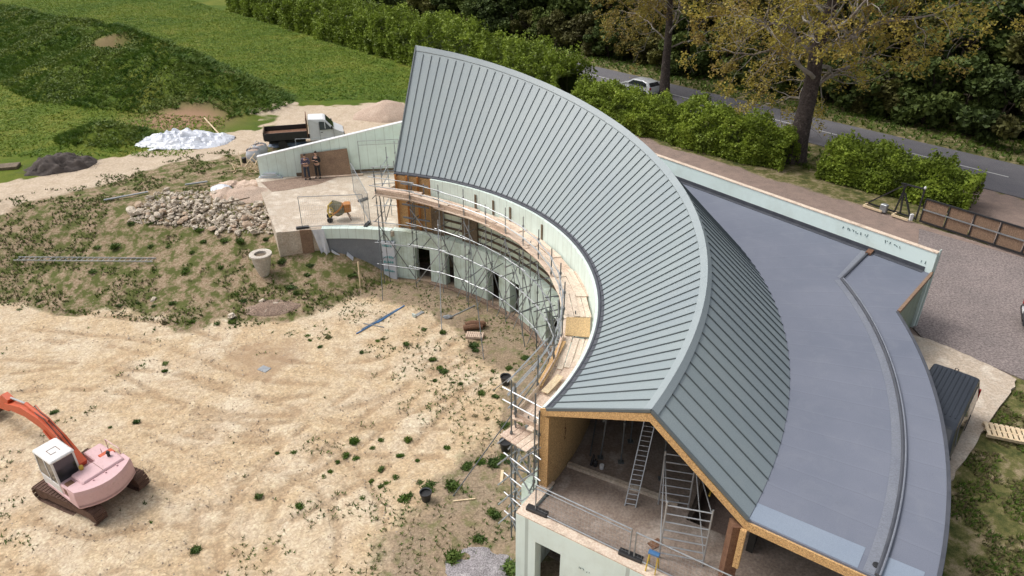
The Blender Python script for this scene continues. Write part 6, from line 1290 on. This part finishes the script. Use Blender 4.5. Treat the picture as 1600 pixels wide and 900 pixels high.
def excavator():
    c = Vector((-15.95, 19.55, 0)); c.z = gz(c.x, c.y) + .02; t = thing('tracked_excavator', c, R(147), 'faded pink and orange tracked excavator with a white cab parked on the sandy yard', 'excavator')
    t.scale = (.91, .91, .93); U = Matrix.Identity(4); T = Matrix.Rotation(R(-24.5 - 147), 4, 'Z')      # undercarriage turned against the upper body
    for s_ in (-1, 1):
        m = MB(); m.X = T @ Matrix.Translation((0, s_ * 1.02, 0)); Lh, H = 1.5, .36; path = []
        for i in range(13): a = -math.pi / 2 + math.pi * i / 12; path.append((Lh + H * math.cos(a), H + H * math.sin(a)))
        for i in range(13): a = math.pi / 2 + math.pi * i / 12; path.append((-Lh + H * math.cos(a), H + H * math.sin(a)))
        # shoes as a chain of plates with grousers
        P = [Vector((x, 0, z)) for x, z in path]; per = []; tot = 0
        for a, b in zip(P, P[1:] + P[:1]): per.append((tot, a, b)); tot += (b - a).length
        n = 44
        for i in range(n):
            u = tot * i / n
            for (s0, a, b) in per:
                l = (b - a).length
                if s0 <= u < s0 + l + 1e-6 and l > 1e-6:
                    q = a + (b - a) * ((u - s0) / l); d = (b - a).normalized(); nn = Vector((d.z, 0, -d.x)); m.bar(q - d * tot / n * .46, q + d * tot / n * .46, .50, .03, nn); m.bar(q + nn * .03 - d * .01, q + nn * .03 + d * .015, .50, .035, nn); break
        o = m.build('crawler_track', M['track'], t)
        m = MB(); m.X = T @ Matrix.Translation((0, s_ * 1.02, 0)); m.box((-1.35, -.17, .16), (1.35, .17, .56), .03)
        for x in (-1.5, 1.5): m.X = T @ Matrix.Translation((x, s_ * 1.02, .36)) @ Matrix.Rotation(R(90), 4, 'X'); m.lathe([(.05, -.2), (.31, -.16), (.31, .16), (.05, .2)], (0, 0, 0), 16)
        m.build('track_frame', M['track'], o)
    m = MB(); m.X = T; m.box((-.9, -.8, .35), (.9, .8, .72), .06); m.X = Matrix.Identity(4); m.lathe([(.6, .7), (.6, .9)], (0, 0, 0), 24); m.build('undercarriage', M['track'], t)
    # upper body: curved counterweight, hood, side deck (x forward, y left)
    out = [(.95, -1.2), (-1.15, -1.2)]; out = []
    for i in range(9): a = i / 8; y = -1.18 + 2.36 * a; out.append((-1.55 - .50 * (1 - (abs(y) / 1.18) ** 2.0), y))
    m = MB(); poly = [(.85, -1.18)] + [(-1.0, -1.18)] + out + [(-1.0, 1.18), (.75, 1.18)]
    m.prism([(x, y, .92) for x, y in poly][::-1], (0, 0, .16)); m.build('turntable_deck', M['pinkpaint'], t, False, .02)
    m = MB(); cw = [(-1.02, -1.19)] + [(x, y) for x, y in out] + [(-1.02, 1.19)]; rows = []
    for z, s_ in ((.84, .94), (.98, 1.0), (1.55, 1.0), (1.72, .975)): rows.append([((x + .9) * (s_ if z > .9 else .93) - .9, y * s_, z) for x, y in cw] + [((cw[0][0] + .9) * s_ - .9, cw[0][1] * s_, z)])
    m.grid(rows); m.add(rows[-1][:-1], [tuple(range(len(cw) - 1, -1, -1))[::-1]]); m.add(rows[0][:-1], [tuple(range(len(cw)))[::-1]]); m.build('counterweight', M['pinkpaint'], t, False, .02)
    m = MB(); m.box((-1.5, -1.14, 1.06), (-.35, 1.14, 1.60), .05); m.build('engine_housing', M['pinkpaint'], t)
    m = MB(); m.box((-1.42, -1.0, 1.601), (-.55, .72, 1.80), .05); m.build('engine_hood', M['pinkpaint'], t)
    m = MB(); m.box((-1.30, .78, 1.602), (-.62, 1.06, 1.64)); m.build('side_grille', M['rust'], t)
    m = MB(); m.box((-.45, -1.16, 1.06), (.80, -.42, 1.42), .04); m.build('tank_box', M['pinkpaint'], t); m = MB(); m.box((-.55, -1.1, 1.605), (-.2, -.55, 1.66), .01); m.build('orange_cover', M['orange'], t)
    m = MB(); m.path([(-.9, -1.12, 1.6), (-.9, -1.12, 1.95), (.1, -1.12, 1.95), (.1, -1.12, 1.45)], .018, 6); m.path([(-.15, -.75, 1.42), (-.15, -.75, 1.85)], .015, 6); m.build('grab_rail', M['pinkpaint'], t)
    m = MB(); m.lathe([(.07, 0), (.09, .10), (.08, .17), (.03, .2)], (-.62, .30, 1.79), 12); m.build('hood_cap', M['yellow'], t); m = MB(); m.lathe([(.06, 0), (.06, .16), (.09, .18), (.05, .26)], (-.80, -.72, 1.79), 10); m.build('exhaust_stack', M['black'], t)
    for y in (-.62, -.15, .35): m = MB(); m.lathe([(.035, 0), (.03, .07)], (-1.52, y, 1.71), 8); m.build('lifting_eye', M['pinkpaint'], t)
    for y in (-.7, -.1, .5): m = MB(); m.box((-2.06 + .25 * abs(y) ** 2, y - .008, 1.0), (-1.95, y + .008, 1.5)) if False else m.box((-1.49, y - .01, 1.601), (-1.44, y + .01, 1.612)); m.build('panel_seam', M['rust'], t)
    m = MB(); m.box((-1.38, -.15, 1.803), (-.60, -.135, 1.808)); m.build('hood_seam', M['rust'], t)
    for k in range(5): m = MB(); m.box((-1.25 + k * .13, 1.141, 1.2), (-1.18 + k * .13, 1.15, 1.5)); m.build('side_louvre', M['rust'], t)
    # cab
    x0, x1, y0, y1, z0, z1 = -.42, 1.02, .26, 1.16, .95, 2.66
    m = MB(); pf = [(x0, z0), (x1, z0), (x1 + .05, 1.55), (x1 - .16, z1 - .06), (x0 + .03, z1 - .06), (x0, 1.5)]
    m.box((x0, y0, z0), (x1, y1, 1.50), .03); m.build('cab_base', M['cabwhite'], t)
    for x, y in ((x0 + .04, y0 + .04), (x0 + .04, y1 - .04), (x1 - .0, y0 + .04), (x1 - .0, y1 - .04), ((x0 + x1) / 2 - .1, y1 - .035)):
        m = MB(); m.bar((x, y, 1.48), (x + (-.14 if x > .9 else 0), y, z1 - .04), .07, .07, (1, 0, 0)); m.build('cab_pillar', M['cabwhite'], t)
    m = MB(); m.box((x0 - .03, y0 - .03, z1 - .1), (x1 - .08, y1 + .03, z1 + .03), .05); roof = m.build('cab_roof', M['cabwhite'], t, False, .02)
    m = MB(); m.path([(.0, .55, z1 + .035), (.35, .55, z1 + .035), (.35, .9, z1 + .035), (.0, .9, z1 + .035), (.0, .7, z1 + .035)], .014, 5); m.build('roof_marks', M['rust'], roof)
    m = MB(); m.box((x0 + .06, y1 - .03, 1.5), (x1 - .05, y1 - .015, z1 - .1)); m.build('cab_window', M['glass'], t); m = MB(); m.box((x0 + .06, y0 + .015, 1.5), (x1 - .05, y0 + .03, z1 - .1)); m.build('cab_window', M['glass'], t)
    m = MB(); m.box((x0 + .012, y0 + .08, 1.5), (x0 + .028, y1 - .08, z1 - .1)); m.build('rear_window', M['glass'], t); m = MB(); m.bar((x1 + .0, (y0 + y1) / 2, 1.5), (x1 - .14, (y0 + y1) / 2, z1 - .1), .75, .012, (1, 0, 0)); m.build('windscreen', M['glass'], t)
    m = MB(); m.box((-.2, .5, 1.1), (.25, .95, 1.5), .05); m.box((-.3, .5, 1.4), (-.18, .95, 2.1), .04); m.build('seat', M['black'], t)
    # boom, arm and cylinders
    yb = -.12; pts = [(.35, 1.25), (1.55, 1.95), (2.8, 2.38), (4.2, 2.36), (6.0, 1.9)]; hh = [.34, .52, .56, .48, .30]; m = MB(); P = []
    for s_ in (-1, 1):
        for (x, z), h in zip(pts, hh): P.append((x, z, h))
    L_, Rr = [], []
    ups = []
    for i, (x, z) in enumerate(pts):
        a = pts[max(0, i - 1)]; b = pts[min(len(pts) - 1, i + 1)]; d = Vector((b[0] - a[0], 0, b[1] - a[1])).normalized(); ups.append(Vector((-d.z, 0, d.x)))
    rows = [[], [], [], [], []]
    for (x, z), h, u in zip(pts, hh, ups):
        c_ = Vector((x, yb, z)); 
        for k, (sy, su) in enumerate(((-1, -1), (1, -1), (1, 1), (-1, 1), (-1, -1))): rows[k].append(c_ + Vector((0, sy * .17, 0)) + u * (su * h / 2))
    m.grid(rows, True); m.add([r_[0] for r_ in rows[:4]], [(0, 1, 2, 3)]); m.add([r_[-1] for r_ in rows[:4]], [(3, 2, 1, 0)]); boom = m.build('boom', M['orange'], t, False, .012)
    m = MB(); m.tube((2.2, yb, 2.62), (3.9, yb, 2.82), .085, 12); m.build('arm_cylinder', M['orange'], boom); m = MB(); m.tube((3.9, yb, 2.82), (5.4, yb, 2.5), .045, 10); m.build('piston_rod', M['alu'], boom)
    for y in (-.33, .09): m = MB(); m.tube((.75, y, 1.05), (1.7, y, 1.62), .075, 10); m.tube((1.7, y, 1.62), (2.5, y, 2.15), .04, 8); m.build('lift_cylinder', M['orange'], boom)
    for k, y in enumerate((-.22, -.17, -.07, -.02)): m = MB(); m.path([(.5, y, 1.5), (1.5, y, 2.3), (2.3, y, 2.72 + .03 * k), (2.9, y, 2.78), (3.6, y - .12, 2.72), (4.2, y - .2, 2.3)], .018, 5); m.build('hydraulic_hose', M['black' if k % 2 else 'orange'], boom)
    m = MB(); m.prism([(5.5, yb - .14, 2.4), (6.0, yb - .14, 2.5), (6.6, yb - .14, 2.0), (8.9, yb - .14, 1.1), (8.8, yb - .14, .85), (5.95, yb - .14, 1.6)][::-1], (0, .28, 0)); m.build('dipper_arm', M['orange'], t, False, .01)
    m = MB(); pr = [(8.8, 1.05), (9.2, 1.25), (9.35, .7), (9.1, .2), (8.55, .2), (8.35, .5)]; m.prism([(x, yb - .45, z) for x, z in pr][::-1], (0, .9, 0)); m.build('bucket', M['track'], t)
    m = MB(); m.bar((.75, .32, .0 + 1.5), (.75, .1, 1.5), .04, .04); m.path([(1.0, .2, 2.0), (1.25, .12, 2.15), (1.3, .1, 2.4)], .02, 5); m.build('mirror_arm', M['alu'], t)
excavator()

def mixer():
    p = Vector((-10.25, 38.25, 3.0)); t = thing('cement_mixer', p, R(15), 'yellow and orange cement mixer standing on the terrace behind a mesh fence', 'cement mixer')
    m = MB(); m.X = Matrix.Translation((0, 0, .72)) @ Matrix.Rotation(R(-38), 4, 'Y'); m.lathe([(.18, -.42), (.36, -.3), (.42, -.05), (.42, .08), (.26, .42), (.22, .5), (.18, .5), (.2, .40)], (0, 0, 0), 24); m.build('drum', M['drum'], t, False)
    m = MB(); m.X = Matrix.Translation((0, 0, .72)) @ Matrix.Rotation(R(-38), 4, 'Y'); m.lathe([(.43, -.04), (.455, -.04), (.455, .05), (.43, .05)], (0, 0, 0), 24); m.build('drum_ring', M['mixeror'], t)
    m = MB(); m.box((.38, -.26, .5), (.78, .26, 1.02), .04); m.build('motor_housing', M['mixeror'], t)
    m = MB(); m.path([(-.45, 0, .15), (-.55, 0, .5), (-.5, 0, .95), (-.25, 0, 1.15)], .05, 6); m.path([(-.5, -.3, .1), (-.45, 0, .35), (-.5, .3, .1)], .04, 6); m.path([(-.45, 0, .3), (.5, 0, .45)], .045, 6); m.build('yoke', M['yellow'], t)
    for y in (-.3, .3): m = MB(); m.tube((.5, y * .3, .5), (.72, y, 0), .028, 6); m.build('leg', M['rust'], t); wheel(t, -.5, y * 1.1, .17, .09, 'yellow')
    m = MB(); m.X = Matrix.Translation((-.42, -.42, .8)) @ Matrix.Rotation(R(90), 4, 'X'); m.lathe([(.16, -.015), (.19, -.015), (.19, .015), (.16, .015), (.16, -.015)], (0, 0, 0), 20, False); m.tube((-.18, 0, 0), (.18, 0, 0), .012, 5); m.tube((0, -.18, 0), (0, .18, 0), .012, 5); m.build('tipping_wheel', M['yellow'], t)
mixer()

# ------------------------------------------------------------------ people
def skinmesh(name, V, E, Rd, mat, parent, sub=1):
    me = bpy.data.meshes.new(name); me.from_pydata(V, E, []); me.materials.append(mat); o = bpy.data.objects.new(name, me); COL.objects.link(o)
    if parent: o.parent = parent
    md = o.modifiers.new('skin', 'SKIN'); sv = me.skin_vertices[0].data if me.skin_vertices else None
    if sv is None:
        bm_ = __import__('bmesh').new(); bm_.from_mesh(me); lay = bm_.verts.layers.skin.verify(); bm_.to_mesh(me); bm_.free(); sv = me.skin_vertices[0].data
    for i, r in enumerate(Rd): sv[i].radius = r if isinstance(r, tuple) else (r, r)
    sv[0].use_root = True; md.use_smooth_shade = True; s_ = o.modifiers.new('sub', 'SUBSURF'); s_.levels = sub; s_.render_levels = sub; return o
def person(name, loc, rz, arms, head_tilt, top, bottom, label, hair='hair', h=1.78):
    t = thing(name, loc, rz, label, 'person'); k = h / 1.78                     # faces -y
    V = []; E = []; Rd = []
    def v(p, r, par=None):
        V.append(tuple(c * k for c in p)); Rd.append(tuple(c * k for c in r) if isinstance(r, tuple) else r * k)
        if par is not None: E.append((par, len(V) - 1))
        return len(V) - 1
    pel = v((0, 0, .96), (.15, .105)); wa = v((0, 0, 1.12), (.14, .10), pel); ch = v((0, 0, 1.32), (.165, .11), wa); nk = v((0, .01, 1.47), .06, ch); hn = v((0, -.005 - head_tilt * .02, 1.56), .055, nk)
    hd = v((0, -.02 - head_tilt * .05, 1.66 - head_tilt * .015), (.078, .095), hn); ht = v((0, -.01 - head_tilt * .06, 1.735 - head_tilt * .02), (.065, .08), hd)
    for s_ in (-1, 1):
        hip = v((s_ * .10, 0, .88), .088, pel); kn = v((s_ * .12, -.02, .50), .058, hip); an = v((s_ * .13, .01, .09), .04, kn); v((s_ * .145, -.12, .035), (.042, .03), an)
        sh = v((s_ * .19, 0, 1.40), .062, ch); el = v((s_ * arms[0][0], arms[0][1], arms[0][2]), .043, sh); q = arms[1] if s_ > 0 else arms[2]; wr = v(q, .028, el)
        # palm, five fingers and thumb curled inwards
        d = Vector((-s_, -.3, .1)).normalized(); pm = v(tuple(Vector(q) + d * .07), (.034, .02), wr)
        for f in range(4):
            a = Vector(q) + d * .10 + Vector((0, -.01, (f - 1.5) * .021)); ln = (.035, .042, .040, .03)[f]; k1 = v(tuple(a), .0095, pm); k2 = v(tuple(a + d * ln), .009, k1); v(tuple(a + d * ln + Vector((0, .03, -.01))), .008, k2)
        th = v(tuple(Vector(q) + d * .05 + Vector((0, -.03, .035))), .011, pm); v(tuple(Vector(q) + d * .085 + Vector((0, -.04, .045))), .010, th)
    skinmesh('body', V, E, Rd, M['skin'], t, 1)
    def sub_(name, pts, mat, grow):
        VV, EE, RR = [], [], []
        for p, r, par in pts:
            VV.append(tuple(c * k for c in p)); RR.append(tuple((c + grow) * k for c in r) if isinstance(r, tuple) else (r + grow) * k)
            if par is not None: EE.append((par, len(VV) - 1))
        return skinmesh(name, VV, EE, RR, M[mat], t, 1)
    J = [((0, 0, .96), (.155, .11), None), ((0, 0, 1.12), (.145, .105), 0), ((0, 0, 1.32), (.17, .115), 1), ((0, .01, 1.455), .075, 2)]
    for s_ in (-1, 1):
        q = arms[1] if s_ > 0 else arms[2]; b = len(J); J += [((s_ * .19, 0, 1.40), .068, 2), ((s_ * arms[0][0], arms[0][1], arms[0][2]), .05, b), (tuple(Vector((s_ * arms[0][0], arms[0][1], arms[0][2])) * .12 + Vector(q) * .88), .037, b + 1)]
    sub_('jacket', J, top, .012)
    T = [((0, 0, .97), (.15, .108), None)]
    for s_ in (-1, 1): b = len(T); T += [((s_ * .10, 0, .86), .095, 0), ((s_ * .12, -.02, .50), .068, b), ((s_ * .13, .01, .12), .055, b + 1)]
    sub_('trousers', T, bottom, .008)
    for s_ in (-1, 1): m = MB(); m.X = Matrix.Scale(k, 4); m.box((s_ * .14 - .05, -.19, 0), (s_ * .14 + .05, .07, .10), .03); m.build('shoe', M['black'], t)
    hz = 1.735 - head_tilt * .02; hy = -head_tilt * .05
    m = MB(); m.X = Matrix.Scale(k, 4); m.blob((0, .012 + hy, hz - .0), (.088, .102, .078), 3, 12, 7, .04); m.build('hair', M[hair], t, True)
    m = MB(); m.X = Matrix.Scale(k, 4); m.prism([(-.012, -.115 + hy, 1.64), (.012, -.115 + hy, 1.64), (.006, -.118 + hy, 1.69), (-.006, -.118 + hy, 1.69)], (0, .03, 0)); m.build('nose', M['skin'], t)
    for s_ in (-1, 1):
        m = MB(); m.X = Matrix.Scale(k, 4); m.blob((s_ * .032, -.108 + hy, 1.685), (.012, .006, .006), 2, 8, 4, 0); m.build('eye', M['black'], t); m = MB(); m.X = Matrix.Scale(k, 4); m.blob((s_ * .086, -.01 + hy, 1.665), (.012, .02, .032), 2, 8, 4, 0); m.build('ear', M['skin'], t)
    m = MB(); m.X = Matrix.Scale(k, 4); m.box((-.026, -.113 + hy, 1.612), (.026, -.105 + hy, 1.620)); m.build('mouth', M['red'], t)
    return t
q1 = at(481, 280, 3.004); q2 = at(498, 278, 3.004)
person('person', q1, R(12), [(.27, -.04, 1.12), (.11, -.27, 1.18), (-.11, -.27, 1.18)], 1.6, 'check', 'jeans', 'person in a dark checked shirt and jeans with head bent over both hands', h=1.8)
person('person', q2, R(-8), [(.27, -.02, 1.13), (-.06, -.22, 1.24), (.06, -.20, 1.19)], 0, 'blackcloth', 'blackcloth', 'person all in black with folded arms standing before the plywood sheet', h=1.85)
